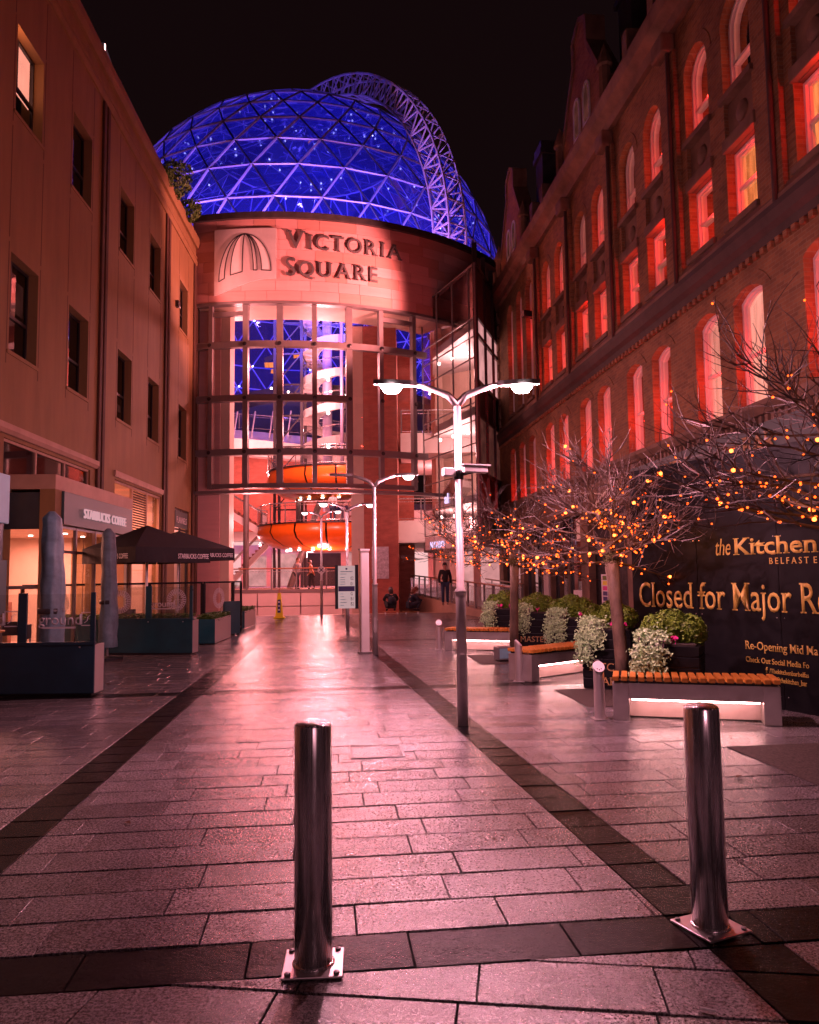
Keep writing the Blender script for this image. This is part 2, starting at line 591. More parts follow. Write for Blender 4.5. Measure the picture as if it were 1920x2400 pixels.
def wall_open(mb, s0, s1, h0, h1, ops, y, depth):
    """outer face at y with openings; reveals run from y to y+depth"""
    bx = [(o[0], o[1], o[2], max(p[1] for p in o[3])) for o in ops]
    xs = sorted({s0, s1} | {q for b in bx for q in (b[0], b[1])})
    zs = sorted({h0, h1} | {q for b in bx for q in (b[2], b[3])})
    xs = [x for x in xs if s0 <= x <= s1]; zs = [z for z in zs if h0 <= z <= h1]
    for z0, z1 in zip(zs, zs[1:]):
        run = None
        for x0, x1 in zip(xs, xs[1:]):
            cx, cz = (x0 + x1) / 2, (z0 + z1) / 2
            hole = any(b[0] < cx < b[1] and b[2] < cz < b[3] for b in bx)
            if not hole:
                run = (run[0], x1) if run else (x0, x1)
            if hole and run:
                mb.add([(run[0], y, z0), (run[1], y, z0), (run[1], y, z1), (run[0], y, z1)], [(0, 1, 2, 3)]); run = None
        if run:
            mb.add([(run[0], y, z0), (run[1], y, z0), (run[1], y, z1), (run[0], y, z1)], [(0, 1, 2, 3)])
    for o, b in zip(ops, bx):
        for p, q in zip(o[3], o[3][1:]):
            if b[3] - min(p[1], q[1]) > 1e-4:
                mb.add([(p[0], y, p[1]), (q[0], y, q[1]), (q[0], y, b[3]), (p[0], y, b[3])], [(0, 1, 2, 3)])
        ol = outline(o)
        for i in range(len(ol)):
            p, q = ol[i], ol[(i + 1) % len(ol)]
            mb.add([(p[0], y, p[1]), (q[0], y, q[1]), (q[0], y + depth, q[1]), (p[0], y + depth, p[1])], [(0, 1, 2, 3)])

def ring_frame(mb, outer, inner, y0, y1):
    n = len(outer)
    for i in range(n):
        j = (i + 1) % n
        a, b, c, d = outer[i], outer[j], inner[j], inner[i]
        vs = [(p[0], y, p[1]) for y in (y0, y1) for p in (a, b, c, d)]
        mb.add(vs, [(0, 1, 2, 3), (7, 6, 5, 4), (0, 4, 5, 1), (2, 6, 7, 3)])
# ---------------------------------------------------------------- ground
g = MB(); g.add([(-80, -40, -0.05), (80, -40, -0.05), (80, 34.9, -0.05), (6, 34.9, -0.05), (-9.6, 31.2, -0.05), (-80, 31.2, -0.05)], [(0, 1, 2, 3, 4, 5)])
ground = struct(g.build('ground', 'joint'))
g = MB(); g.add([(-150, 31, -3.6), (150, 31, -3.6), (150, 900, -3.6), (-150, 900, -3.6)], [(0, 1, 2, 3)])
struct(g.build('lower_concourse', 'carpet'))

A0 = 0.11
def uv(u, v, a=A0):
    return (u * math.cos(a) - v * math.sin(a), u * math.sin(a) + v * math.cos(a))
def band_l(y): return -2.26 - 0.099 * (y - 4.34)
def band_r(y):
    return 1.11 - 0.160 * (y - 4.09) if y < 16 else 1.11 - 0.160 * 11.91 - 0.13 * (y - 16)
ROWH = 0.321
slabs = []                                     # (polygon, material)
def cut(poly, nx, ny, d):                      # keep side nx*x+ny*y <= d
    out = []
    for i in range(len(poly)):
        p, q = poly[i], poly[(i + 1) % len(poly)]
        dp = nx * p[0] + ny * p[1] - d; dq = nx * q[0] + ny * q[1] - d
        if dp <= 0: out.append(p)
        if (dp < 0) != (dq < 0) and abs(dp - dq) > 1e-9:
            t = dp / (dp - dq); out.append((p[0] + (q[0] - p[0]) * t, p[1] + (q[1] - p[1]) * t))
    return out
def area(p):
    return abs(sum(p[i][0] * p[(i + 1) % len(p)][1] - p[(i + 1) % len(p)][0] * p[i][1] for i in range(len(p)))) / 2
def shrink(p, g, gv=None, a=0.0):
    """pull a slab in by g along its row and gv across it"""
    gv = g if gv is None else gv
    ca, sa = math.cos(a), math.sin(a)
    q = [(x * ca + y * sa, -x * sa + y * ca) for x, y in p]
    cx = (min(x for x, _ in q) + max(x for x, _ in q)) / 2; cy = (min(y for _, y in q) + max(y for _, y in q)) / 2
    hx = max(x for x, _ in q) - cx; hy = max(y for _, y in q) - cy
    kx = max(0.5, 1 - g / max(hx, 1e-4)); ky = max(0.5, 1 - gv / max(hy, 1e-4))
    return [((cx + (x - cx) * kx) * ca - (cy + (y - cy) * ky) * sa, (cx + (x - cx) * kx) * sa + (cy + (y - cy) * ky) * ca) for x, y in q]
v_start = 3.26
wL, wR = 0.33, 0.29
nrow = 96
rg = random.Random(3)
for r in range(nrow):
    v0 = v_start + 0.0 + r * ROWH; v1 = v0 + ROWH
    cross = (r == 0) or (r % 25 == 24)
    if r == 0: pass
    zones = [(-16, None, 'L'), (None, None, 'M'), (None, 14, 'R')]
    vm = (v0 + v1) / 2
    def lims(side):
        ym = vm + 0.11 * 0
        return None
    for zone in 'LlMrR':
        off = 0.34 * (r % 2) + 0.07 * ((r * 7) % 5 - 2) + {'L': 0.1, 'l': 0, 'M': 0.25, 'r': 0, 'R': 0.4}[zone]
        u = -17 if zone in 'Ll' else (-6 if zone in 'Mr' else -4.5)
        u += off
        end = {'L': 0.6, 'l': 0.6, 'M': 4.5, 'r': 4.5, 'R': 15}[zone]
        while u < end:
            ln = 0.69 + rg.uniform(-0.012, 0.012) if zone in 'LMR' else 3.0
            if zone in 'lr': ln = 30
            poly = [uv(u if zone not in 'lr' else -20, v0), uv(u + ln if zone not in 'lr' else 20, v0), uv(u + ln if zone not in 'lr' else 20, v1), uv(u if zone not in 'lr' else -20, v1)]
            u += ln
            yy = uv(0, vm)[1]
            # band edges as straight lines near this row
            def edge(fn, dx):
                ya, yb = yy - 1, yy + 1
                xa, xb = fn(ya) + dx, fn(yb) + dx
                nx, ny = (yb - ya), -(xb - xa)
                l = math.hypot(nx, ny); nx /= l; ny /= l
                return nx, ny, nx * xa + ny * ya
            if zone == 'L': nx, ny, d = edge(band_l, -wL); poly = cut(poly, nx, ny, d)
            if zone == 'l':
                nx, ny, d = edge(band_l, 0); poly = cut(poly, nx, ny, d); nx, ny, d = edge(band_l, -wL); poly = cut(poly, -nx, -ny, -d)
            if zone == 'M':
                nx, ny, d = edge(band_l, 0); poly = cut(poly, -nx, -ny, -d)
                if len(poly) > 2: nx, ny, d = edge(band_r, 0); poly = cut(poly, nx, ny, d)
            if zone == 'r':
                nx, ny, d = edge(band_r, wR); poly = cut(poly, nx, ny, d); nx, ny, d = edge(band_r, 0); poly = cut(poly, -nx, -ny, -d)
            if zone == 'R':
                nx, ny, d = edge(band_r, wR); poly = cut(poly, -nx, -ny, -d)
            if len(poly) > 2:
                poly = cut(poly, -0.13, 1, 32.7)              # the paving ends at the steps
            if len(poly) > 2:
                poly = cut(poly, 0.1056, 0, 99)
            if len(poly) > 2 and area(poly) > 0.004:
                dark = cross or zone in 'lr'
                if r % 2 and zone in 'lr' and not cross and rg.random() < 0.0: dark = False
                slabs.append((poly, dark, zone))
            if zone in 'lr': break
# the nearer field, laid at another angle, in front of the dark cross band
def uvn(u, v): return uv(u, v, -0.13)
for r in range(-14, 9):
    v0 = 3.02 + r * 0.345 + 0.0; v1 = v0 + 0.345
    u = -6 + rg.uniform(0, 0.7)
    while u < 6:
        ln = rg.choice([0.55, 0.7, 0.7, 0.72])
        poly = [uvn(u, v0), uvn(u + ln, v0), uvn(u + ln, v1), uvn(u, v1)]
        u += ln
        x0, y0 = uv(0, v_start)
        nx, ny = -math.sin(A0), math.cos(A0)
        poly = cut(poly, nx, ny, nx * x0 + ny * y0)
        for side in (0, 1):
            pass
        if len(poly) < 3: continue
        a = cut(poly, 0.99, 0.13, 0.99 * 1.25 + 0.13 * 3.44)
        mid = cut(cut(poly, -0.99, -0.13, -(0.99 * 1.25 + 0.13 * 3.44)) or [], 0.99, 0.13, 0.99 * 1.58 + 0.13 * 3.5) if True else []
        b = cut(poly, -0.99, -0.13, -(0.99 * 1.58 + 0.13 * 3.5))
        for q, dk in ((a, False), (mid, True), (b, False)):
            if len(q) > 2 and area(q) > 0.004: slabs.append((q, dk, 'N'))
def seen(c):
    x, y = c
    return y > 2.5 and abs(x) < 0.56 * y + 0.3
scored = []
for i, (p, dk, zn) in enumerate(slabs):
    cx = sum(q[0] for q in p) / len(p); cy = sum(q[1] for q in p) / len(p)
    scored.append(((area(p) / max(cy, 1) ** 3) if seen((cx, cy)) else 0, i))
scored.sort(reverse=True)
chosen = {i for s_, i in scored[:300] if s_ > 0}
mass = {False: MB(), True: MB()}
for i, (p, dk, zn) in enumerate(slabs):
    ang = -0.13 if zn == 'N' else A0
    q = shrink(p, 0.0032, 0.0075, ang)
    dz = rg.uniform(-0.0022, 0.0022)
    tx, ty = rg.uniform(-0.003, 0.003), rg.uniform(-0.003, 0.003)
    cx = sum(a[0] for a in q) / len(q); cy = sum(a[1] for a in q) / len(q)
    n = len(q)
    q2 = shrink(q, 0.0025, 0.0025, ang)
    top = [(x, y, dz + (x - cx) * tx + (y - cy) * ty) for x, y in q2]
    sh = [(x, y, dz - 0.003) for x, y in q]
    bot = [(x, y, -0.045) for x, y in q]
    vs = top + sh + bot
    fs = [tuple(range(n))] + [(k, n + k, n + (k + 1) % n, (k + 1) % n) for k in range(n)] + [(n + k, 2 * n + k, 2 * n + (k + 1) % n, n + (k + 1) % n) for k in range(n)]
    if i in chosen:
        mb = MB(); mb.add([(x - cx, y - cy, z) for x, y, z in vs], fs)
        o = mb.build('paving_slab', 'granite_dark' if dk else 'granite', ground, fix=True)
        o.location = (cx, cy, 0)
    else:
        mass[dk].add(vs, fs)
for dk in (False, True):
    o = mass[dk].build('distant_slabs', 'granite_dark' if dk else 'granite', ground, fix=True)
    o['kind'] = 'stuff'
# manhole cover in the middle field
mh = thing('manhole_cover', 'square recessed paved inspection cover in the middle of the path', 'manhole cover', (-0.33, 7.15, 0), 0.11)
f = MB()
for x0, x1, y0, y1 in ((-0.24, 0.24, -0.24, -0.225), (-0.24, 0.24, 0.225, 0.24), (-0.24, -0.225, -0.225, 0.225), (0.225, 0.24, -0.225, 0.225)):
    f.box(x0, x1, y0, y1, 0.001, 0.007)
f.build('frame', 'steel_paint', mh)
box('infill', 'granite', mh, -0.215, 0.215, -0.215, 0.215, 0.0, 0.0055)
# gravel tree pits
def pit(x, y, s, rz, label):
    o = thing('tree_pit', label, 'tree pit', (x, y, 0), rz)
    box('resin_gravel', 'gravel', o, -s, s, -s, s, 0.0, 0.006)
pit(3.75, 6.45, 0.8, 0.11, 'dark gravel tree pit at the right edge in front of the slatted planter')
pit(2.75, 10.1, 0.72, 0.1, 'dark gravel tree pit behind the nearest bench')
pit(1.97, 14.7, 0.8, 0.1, 'dark gravel tree pit beside the small floodlight')
# top edge of the steps at the far end
st = thing('steps', 'pale stone steps going down at the far end of the paving', 'steps', (0, 32.9, 0), 0.13)
for k in range(6):
    box('step', 'limestone_pale', st, -9.4, 2.6, 0.02 + 0.32 * k, 0.34 + 0.32 * k, -0.6 - 0.16 * k, -0.01 - 0.16 * k)
# ---------------------------------------------------------------- left building (local x along the street, -y towards it)
LB = thing('stone_building', 'long beige limestone block with dark recessed windows down the left side', 'building', (-7.46, 0, 0), PI / 2 + math.atan(0.0556))
lw_s = [(15.72, 17.07), (18.88, 20.23), (22.68, 24.05), (25.9, 27.25), (30.15, 31.5)]
lw_s = [(12.4, 13.75)] + lw_s
ops = []
for a, b in lw_s:
    ops += [rect_op(a, b, 6.42, 8.52), rect_op(a, b, 11.66, 13.62)]
shop_ops = [rect_op(22.62, 27.78, 0.05, 4.55), rect_op(29.75, 32.1, 0.05, 4.35), rect_op(15.65, 20.6, 3.6, 4.54), rect_op(15.68, 20.2, 0.03, 2.71), rect_op(8, 14.6, 0.05, 4.4)]
w = MB()
wall_open(w, 2, 33.75, 0, 16.1, ops + shop_ops, 0, 0.3)
w.add([(33.75, 0, 0), (33.75, 6, 0), (33.75, 6, 16.1), (33.75, 0, 16.1)], [(0, 1, 2, 3)])
w.add([(2, 0, 16.1), (33.75, 0, 16.1), (33.75, 6, 16.1), (2, 6, 16.1)], [(0, 1, 2, 3)])
w.build('wall', 'limestone', LB)
box('backing', 'room_dark', LB, 2, 33.7, 4.0, 4.2, 0, 16)
def prof(name, mt, parent, pts, s0, s1):
    return MB().prism(pts, s0, s1, 'yz').build(name, mt, parent, fix=True)
prof('parapet_coping', 'limestone', LB, [(0.3, 16.1), (-0.10, 16.1), (-0.16, 16.3), (-0.16, 16.52), (0.3, 16.52)], 2, 33.8)
prof('cornice', 'limestone', LB, [(0.0, 15.28), (-0.05, 15.28), (-0.09, 15.40), (-0.09, 15.5), (0.0, 15.52)], 2, 33.76)
prof('cornice', 'limestone', LB, [(0.0, 15.62), (-0.04, 15.62), (-0.06, 15.7), (0.0, 15.72)], 2, 33.76)
prof('shop_band', 'limestone_pale', LB, [(0.0, 4.62), (-0.06, 4.62), (-0.12, 4.70), (-0.12, 4.82), (0.0, 4.84)], 14.8, 20.95)
prof('shop_band', 'limestone_pale', LB, [(0.0, 4.62), (-0.05, 4.62), (-0.07, 4.70), (-0.07, 4.80), (0.0, 4.82)], 22.5, 27.85)
for s0, s1 in ((20.98, 21.5), (27.86, 28.46), (32.5, 33.5)):
    wd = (s1 - s0)
    for a, b in ((s0, s0 + wd * 0.40), (s1 - wd * 0.40, s1)):
        box('pipe_groove_strip', 'strip_brown', LB, a, b, -0.07, 0.0, 0.1, 15.27, bevel=0.02)  # raised brown strips stand in for the dark recess grooves here
    box('strip_cap', 'limestone', LB, s0 - 0.03, s1 + 0.03, -0.02, 0.02, 15.27, 15.29)
# vertical panel joints beside the windows
for a, b in lw_s:
    for s in (a - 0.1, b + 0.1):
        box('panel_joint', 'strip_brown', LB, s - 0.012, s + 0.012, -0.003, 0.004, 8.8, 11.25)
        box('panel_joint', 'strip_brown', LB, s - 0.012, s + 0.012, -0.003, 0.004, 13.8, 15.2)
        box('panel_joint', 'strip_brown', LB, s - 0.012, s + 0.012, -0.003, 0.004, 6.1, 8.7)
        box('panel_joint', 'strip_brown', LB, s - 0.012, s + 0.012, -0.003, 0.004, 11.35, 13.75)
def lwin(a, b, c, d, lit=None):
    e = bpy.data.objects.new('window', None); C.objects.link(e); e.parent = LB; e.location = (a, 0.22, c)
    W_, H_ = b - a, d - c
    f = MB(); fw = 0.055
    f.box(0, W_, 0, 0.06, 0, fw); f.box(0, W_, 0, 0.06, H_ - fw, H_); f.box(0, fw, 0, 0.06, fw, H_ - fw); f.box(W_ - fw, W_, 0, 0.06, fw, H_ - fw)
    f.box(fw, W_ - fw, -0.01, 0.06, H_ * 0.40, H_ * 0.40 + 0.07)
    f.box(W_ * 0.36, W_ * 0.36 + 0.05, 0, 0.06, H_ * 0.40 + 0.07, H_ - fw)
    f.build('frame', 'frame_dark', e)
    g = MB()
    g.add([(0.03, 0.03, 0.03), (W_ - .03, 0.03, 0.03), (W_ - .03, 0.03, H_ - .03), (0.03, 0.03, H_ - .03)], [(0, 1, 2, 3)])
    g.build('pane', 'glass_window', e)
    s_ = MB(); s_.prism([(-0.24, -0.02), (0.08, 0.0), (0.08, -0.1), (-0.24, -0.1)], -0.08, W_ + 0.08, 'yz'); s_.build('sill', 'limestone', e, fix=True)
    if lit:
        z0, z1, mt = lit
        box('blind', mt, e, 0.02, W_ - 0.02, 0.10, 0.12, H_ * z0, H_ * z1)
for i, (a, b) in enumerate(lw_s):
    lwin(a, b, 11.66, 13.62, {1: (0.42, 1, 'win_peach')}.get(i))
    lwin(a, b, 6.42, 8.52, {1: (0.52, 0.86, 'win_dim'), 3: (0.2, 0.3, 'win_dim')}.get(i))
# lit recess round the upper near window
lamp('POINT', (15.85, 0.12, 13.2), 16, (1, 0.3, 0.16), LB, 0.1)
# clerestory over the cafe
cl = MB()
for s in (15.65, 17.29, 18.94, 20.55): cl.box(s, s + 0.07, 0.05, 0.13, 3.6, 4.54)
cl.box(15.65, 20.62, 0.05, 0.13, 4.48, 4.54)
cl.build('clerestory_frame', 'limestone_pale', LB)
for a, b in ((15.7, 17.29), (17.35, 18.94), (19.0, 20.55)):
    g = MB(); g.add([(a, 0.09, 3.6), (b, 0.09, 3.6), (b, 0.09, 4.5), (a, 0.09, 4.5)], [(0, 1, 2, 3)]); g.build('clerestory_pane', 'glass_window', LB)
# second shop window
f = MB()
for s in (22.62, 24.5, 26.1, 27.7): f.box(s, s + 0.08, 0.05, 0.14, 0.05, 4.55)
for h in (0.05, 2.55, 3.05, 4.47): f.box(22.7, 27.7, 0.06, 0.13, h, h + 0.07)
f.build('shop_frame', 'limestone_pale', LB)
for a, b in ((22.7, 24.5), (24.58, 26.1), (26.18, 27.7)):
    for c, d in ((0.12, 2.55), (2.62, 3.05), (3.12, 4.47)):
        if (a, c) == (24.58, 3.12):
            for k in range(16):
                box('louvre', 'strip_brown', LB, a, b, 0.07, 0.11, 3.14 + k * 0.083, 3.14 + k * 0.083 + 0.045)
            continue
        g = MB(); g.add([(a, 0.1, c), (b, 0.1, c), (b, 0.1, d), (a, 0.1, d)], [(0, 1, 2, 3)]); g.build('shop_pane', 'glass', LB)
def room(parent, s0, s1, h0, h1, y0, y1, energy, col=(1, 0.42, 0.30), mt='cream'):
    m = MB()
    for vs in ([(s0, y1, h0), (s1, y1, h0), (s1, y1, h1), (s0, y1, h1)], [(s0, y0, h0), (s1, y0, h0), (s1, y1, h0), (s0, y1, h0)], [(s0, y0, h1), (s1, y0, h1), (s1, y1, h1), (s0, y1, h1)], [(s0, y0, h0), (s0, y1, h0), (s0, y1, h1), (s0, y0, h1)], [(s1, y0, h0), (s1, y1, h0), (s1, y1, h1), (s1, y0, h1)]):
        m.add(vs, [(0, 1, 2, 3)])
    o = m.build('interior', mt, parent)
    lamp('AREA', ((s0 + s1) / 2, (y0 + y1) / 2, h1 - 0.08), energy, col, parent, size=(s1 - s0) * 0.7, size_y=abs(y1 - y0) * 0.6)
    return o
room(LB, 22.6, 27.8, 0.02, 4.57, 0.32, 3.2, 420, (1, 0.32, 0.22))
room(LB, 29.7, 32.15, 0.02, 4.4, 0.32, 2.6, 120, (1, 0.4, 0.4))
room(LB, 8, 14.6, 0.02, 4.42, 0.32, 3.0, 60, (1, 0.3, 0.17))
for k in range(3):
    box('glowing_stand', 'win_amber', LB, 23.6 + 1.5 * k, 24.4 + 1.5 * k, 2.9, 3.0, 0.9, 2.2)  # the glow is put into the stands themselves
f = MB()
for s in (29.75, 30.9, 32.04): f.box(s, s + 0.06, 0.05, 0.13, 0.05, 4.35)
for h in (2.5, 3.5, 4.28): f.box(29.8, 32.04, 0.06, 0.12, h, h + 0.07)
f.build('shop_frame', 'frame_dark', LB)
box('shop_sign', 'sign_grey', LB, 29.85, 31.85, 0.0, 0.05, 3.6, 4.25)
text('sign_lettering', 'FLANNELS', 0.36, 'white_text', (30.0, -0.006, 3.78), (1, 0, 0), parent=LB, ext=0.01)
for s in (29.81, 30.96):
    g = MB(); g.add([(s, 0.09, 0.1), (s + 1.08, 0.09, 0.1), (s + 1.08, 0.09, 2.5), (s, 0.09, 2.5)], [(0, 1, 2, 3)]); g.build('shop_pane', 'glass', LB)
# roof light and roof-top shrub
rl = thing('roof_light', 'small pitched roof light edged in pink standing up behind the left parapet', 'roof light', (-9.15, 22.0, 16.4), PI / 2 + 0.0556)
MB().prism([(0.0, 0), (3.4, 0), (3.4, 0.55), (0.0, 1.75)], -0.1, 0.9, 'xz').build('hood', 'sign_pale', rl, fix=True)
box('edge_glow', 'pink_glow', rl, 0.0, 0.04, -0.12, -0.1, 0.3, 1.7)  # glowing strip stands in for the lit pink edge of the hood
rl.scale = (1, 1, 0.8)

# ---------------------------------------------------------------- cafe shopfront projecting from the left building
SB = thing('cafe_shopfront', 'projecting stone framed coffee shop front with grey fascia and peach lit interior', 'shopfront', (-7.46, 0, 0), PI / 2 + math.atan(0.0556))
p = -1.2
box('roof_band', 'limestone_pale', SB, 15.3, 20.4, p, -0.02, 3.42, 3.72, bevel=0.01)
box('pier', 'limestone', SB, 15.3, 15.62, p, p + 0.3, 0, 3.42)
box('pier', 'limestone', SB, 15.3, 15.62, -0.2, -0.02, 0, 3.42)
box('pier', 'limestone', SB, 20.2, 20.4, p + 0.02, -0.02, 0, 3.42)
box('pier', 'limestone', SB, 17.6, 17.78, p + 0.06, p + 0.2, 0, 2.72)
box('side_panel', 'navy_paint', SB, 15.34, 15.4, p + 0.3, -0.2, 2.62, 3.36)
box('fascia', 'sign_grey', SB, 15.64, 20.2, p - 0.05, p + 0.02, 2.73, 3.41)
text('fascia_lettering', 'STARBUCKS', 0.30, 'letter_glow', (16.62, p - 0.085, 2.93), (1, 0, 0), parent=SB, ext=0.03, width=1.68)
text('fascia_lettering', 'COFFEE', 0.30, 'letter_glow', (18.44, p - 0.085, 2.93), (1, 0, 0), parent=SB, ext=0.03, width=1.08)
f = MB()
for s in (15.62, 16.6, 17.78, 18.5, 19.2, 20.14): f.box(s, s + 0.06, p + 0.05, p + 0.12, 0, 2.72)
for h in (0.0, 2.15, 2.66): f.box(15.62, 20.2, p + 0.06, p + 0.11, h, h + 0.06)
f.box(15.36, 15.42, p + 0.3, -0.2, 1.42, 1.49); f.box(15.36, 15.42, p + 0.3, -0.2, 0, 0.08)
f.build('glazing_frame', 'steel_paint', SB)
for a, b in ((15.68, 16.6), (16.66, 17.6), (17.84, 18.5), (18.56, 19.2), (19.26, 20.14)):
    g = MB(); g.add([(a, p + 0.085, 0.06), (b, p + 0.085, 0.06), (b, p + 0.085, 2.66), (a, p + 0.085, 2.66)], [(0, 1, 2, 3)]); g.build('pane', 'glass', SB)
g = MB(); g.add([(15.39, p + 0.3, 0.08), (15.39, -0.2, 0.08), (15.39, -0.2, 2.6), (15.39, p + 0.3, 2.6)], [(0, 1, 2, 3)]); g.build('pane', 'glass', SB)
m = MB()
for vs in ([(15.4, 2.6, 0.02), (20.3, 2.6, 0.02), (20.3, 2.6, 2.72), (15.4, 2.6, 2.72)], [(15.4, p + .1, 2.7), (20.3, p + .1, 2.7), (20.3, 2.6, 2.7), (15.4, 2.6, 2.7)], [(20.25, p + .1, 0), (20.25, 2.6, 0), (20.25, 2.6, 2.7), (20.25, p + .1, 2.7)], [(15.4, p + .1, 0.02), (20.3, p + .1, 0.02), (20.3, 2.6, 0.02), (15.4, 2.6, 0.02)]):
    m.add(vs, [(0, 1, 2, 3)])
m.build('interior', 'cream', SB)
lamp('AREA', (17.8, 0.6, 2.6), 380, (1, 0.33, 0.24), SB, size=3.5, size_y=1.6)
for s, y in ((16.2, -0.5), (16.9, 0.6), (18.2, -0.3), (18.9, 0.8), (19.6, -0.2)):
    MB().lathe([(0.05, 2.69), (0.05, 2.675), (0.0, 2.675)], 10, (s, y)).build('downlight', 'downlight', SB)
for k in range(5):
    box('glowing_goods', 'win_red', SB, 17.0 + 0.55 * k, 17.4 + 0.55 * k, 2.3, 2.5, 1.25, 1.55)  # goods glow by their own material, no lamp in them
box('counter', 'carpet', SB, 16.4, 19.8, 1.6, 2.0, 0.02, 1.05)
box('wall_column', 'white_paint', SB, 16.2, 16.6, 1.0, 1.5, 0.02, 2.7)
# grey sign box of the next shop, at the left edge
sg = thing('shop_sign_box', 'pale grey projecting sign box on dark post at the far left edge', 'shop sign', (-7.46, 0, 0), PI / 2 + math.atan(0.0556))
box('cabinet', 'sign_pale', sg, 7.0, 11.55, -2.02, -1.2, 2.45, 3.2, bevel=0.02)
box('upper_cabinet', 'sign_pale', sg, 7.0, 11.2, -1.9, -1.3, 3.2, 3.5, bevel=0.02)
box('post', 'navy_paint', sg, 11.1, 11.4, -2.0, -1.75, 0, 2.45)
box('post_lamp', 'sign_grey', sg, 11.05, 11.42, -2.06, -1.98, 1.1, 1.9)
# ---------------------------------------------------------------- right building: red brick warehouse (local x along the street, +y towards it)
RB = thing('brick_warehouse', 'tall red brick Victorian warehouse with red lit sash windows down the right side', 'building', (8, 0, 0), PI / 2 + math.atan(0.1056))
cols = []
for k in range(-2, 4):
    for a in (13.83, 15.44):
        cols.append((a + 3.86 * k, 1.03))
far = [(29.5, 0.95), (31.05, 0.95), (32.65, 0.95)]
S0, S1 = 4.0, 35.9
D = -0.22
ops1 = [arch_op(a, a + wd, 4.72, 6.83, 0.17) for a, wd in cols + far]
opsU = [arch_op(a, a + wd, 8.45, 12.50, wd / 2) for a, wd in cols] + [arch_op(a, a + wd, 8.5, 12.9, wd / 2) for a, wd in far]
w = MB()
wall_open(w, S0, S1, 4.45, 7.6, ops1, 0, D)
wall_open(w, S0, S1, 7.6, 14.3, opsU, 0, D)
w.add([(S1, 0, 0), (S1, -8, 0), (S1, -8, 14.3), (S1, 0, 14.3)], [(0, 1, 2, 3)])
w.build('wall', 'brick', RB)
box('backing', 'room_dark', RB, S0, S1 - 0.05, -3.2, -3.0, 0, 14.2)
# pilaster strips between pairs, with rainwater pipes
for k in range(-2, 5):
    s = 17.08 + 3.86 * (k - 1)
    if s < S0: continue
    box('pilaster', 'brick', RB, s - 0.36, s + 0.36, 0.0, 0.11, 8.06, 13.5)
    box('pipe_groove_strip', 'gutter', RB, s - 0.22, s - 0.13, 0.11, 0.20, 8.0, 13.9, bevel=0.03)
    box('corbel', 'brick_stone', RB, s - 0.3, s + 0.3, 0.0, 0.34, 13.5, 13.95, bevel=0.05)
# brick arch rings proud of the wall
def arch_ring(a, wd, spring, rise, t, name='arch_ring'):
    o1 = arch_op(a, a + wd, 0, spring, rise, 12)[3]
    o2 = arch_op(a - t, a + wd + t, 0, spring, rise + t if rise < wd * 0.45 else wd / 2 + t, 12)[3]
    m = MB()
    for i in range(len(o1) - 1):
        p, q, r_, s_ = o1[i], o1[i + 1], o2[i + 1], o2[i]
        m.add([(x, y, z) for y in (0.0, 0.012) for x, z in (p, q, r_, s_)], [(4, 5, 6, 7), (0, 4, 5, 1), (3, 2, 6, 7), (0, 3, 7, 4), (1, 5, 6, 2)])
    return m.build(name, 'brick', RB, fix=True)
for a, wd in cols:
    if a < 10: continue
    arch_ring(a, wd, 12.50, wd / 2, 0.22); arch_ring(a, wd, 6.83, 0.17, 0.28)
for a, wd in far:
    arch_ring(a, wd, 12.9, wd / 2, 0.2); arch_ring(a, wd, 6.83, 0.17, 0.28)
# string course, cornices
prof('string_course', 'gutter', RB, [(0, 7.48), (0.06, 7.48), (0.10, 7.62), (0.20, 7.70), (0.26, 7.86), (0.26, 7.97), (0, 8.03)], S0, S1 + 0.15)
prof('string_moulding', 'brick_stone', RB, [(0, 8.06), (0.14, 8.06), (0.14, 8.14), (0.05, 8.3), (0, 8.32)], S0, S1)
prof('eaves_cornice', 'brick_stone', RB, [(0, 13.95), (0.14, 13.95), (0.2, 14.15), (0.42, 14.3), (0.48, 14.52), (0.48, 14.62), (0, 14.66)], S0, S1 + 0.3)
prof('sill_course', 'brick_stone', RB, [(0, 4.40), (0.22, 4.40), (0.34, 4.52), (0.34, 4.60), (0, 4.68)], S0, S1 + 0.2)
m = MB()
k = S0
while k < S1:
    m.box(k, k + 0.09, 0.0, 0.17, 4.26, 4.39); k += 0.2
o = m.build('dentils', 'brick_stone', RB); o['kind'] = 'stuff'
m = MB(); k = S0
while k < S1:
    m.box(k, k + 0.12, 0.0, 0.09, 7.36, 7.47); k += 0.24
o = m.build('dentils', 'brick', RB); o['kind'] = 'stuff'
# slate roof
m = MB(); m.add([(S0, 0.1, 14.64), (S1, 0.1, 14.64), (S1, -4.5, 18.2), (S0, -4.5, 18.2)], [(0, 1, 2, 3)]); m.build('roof', 'lead', RB)
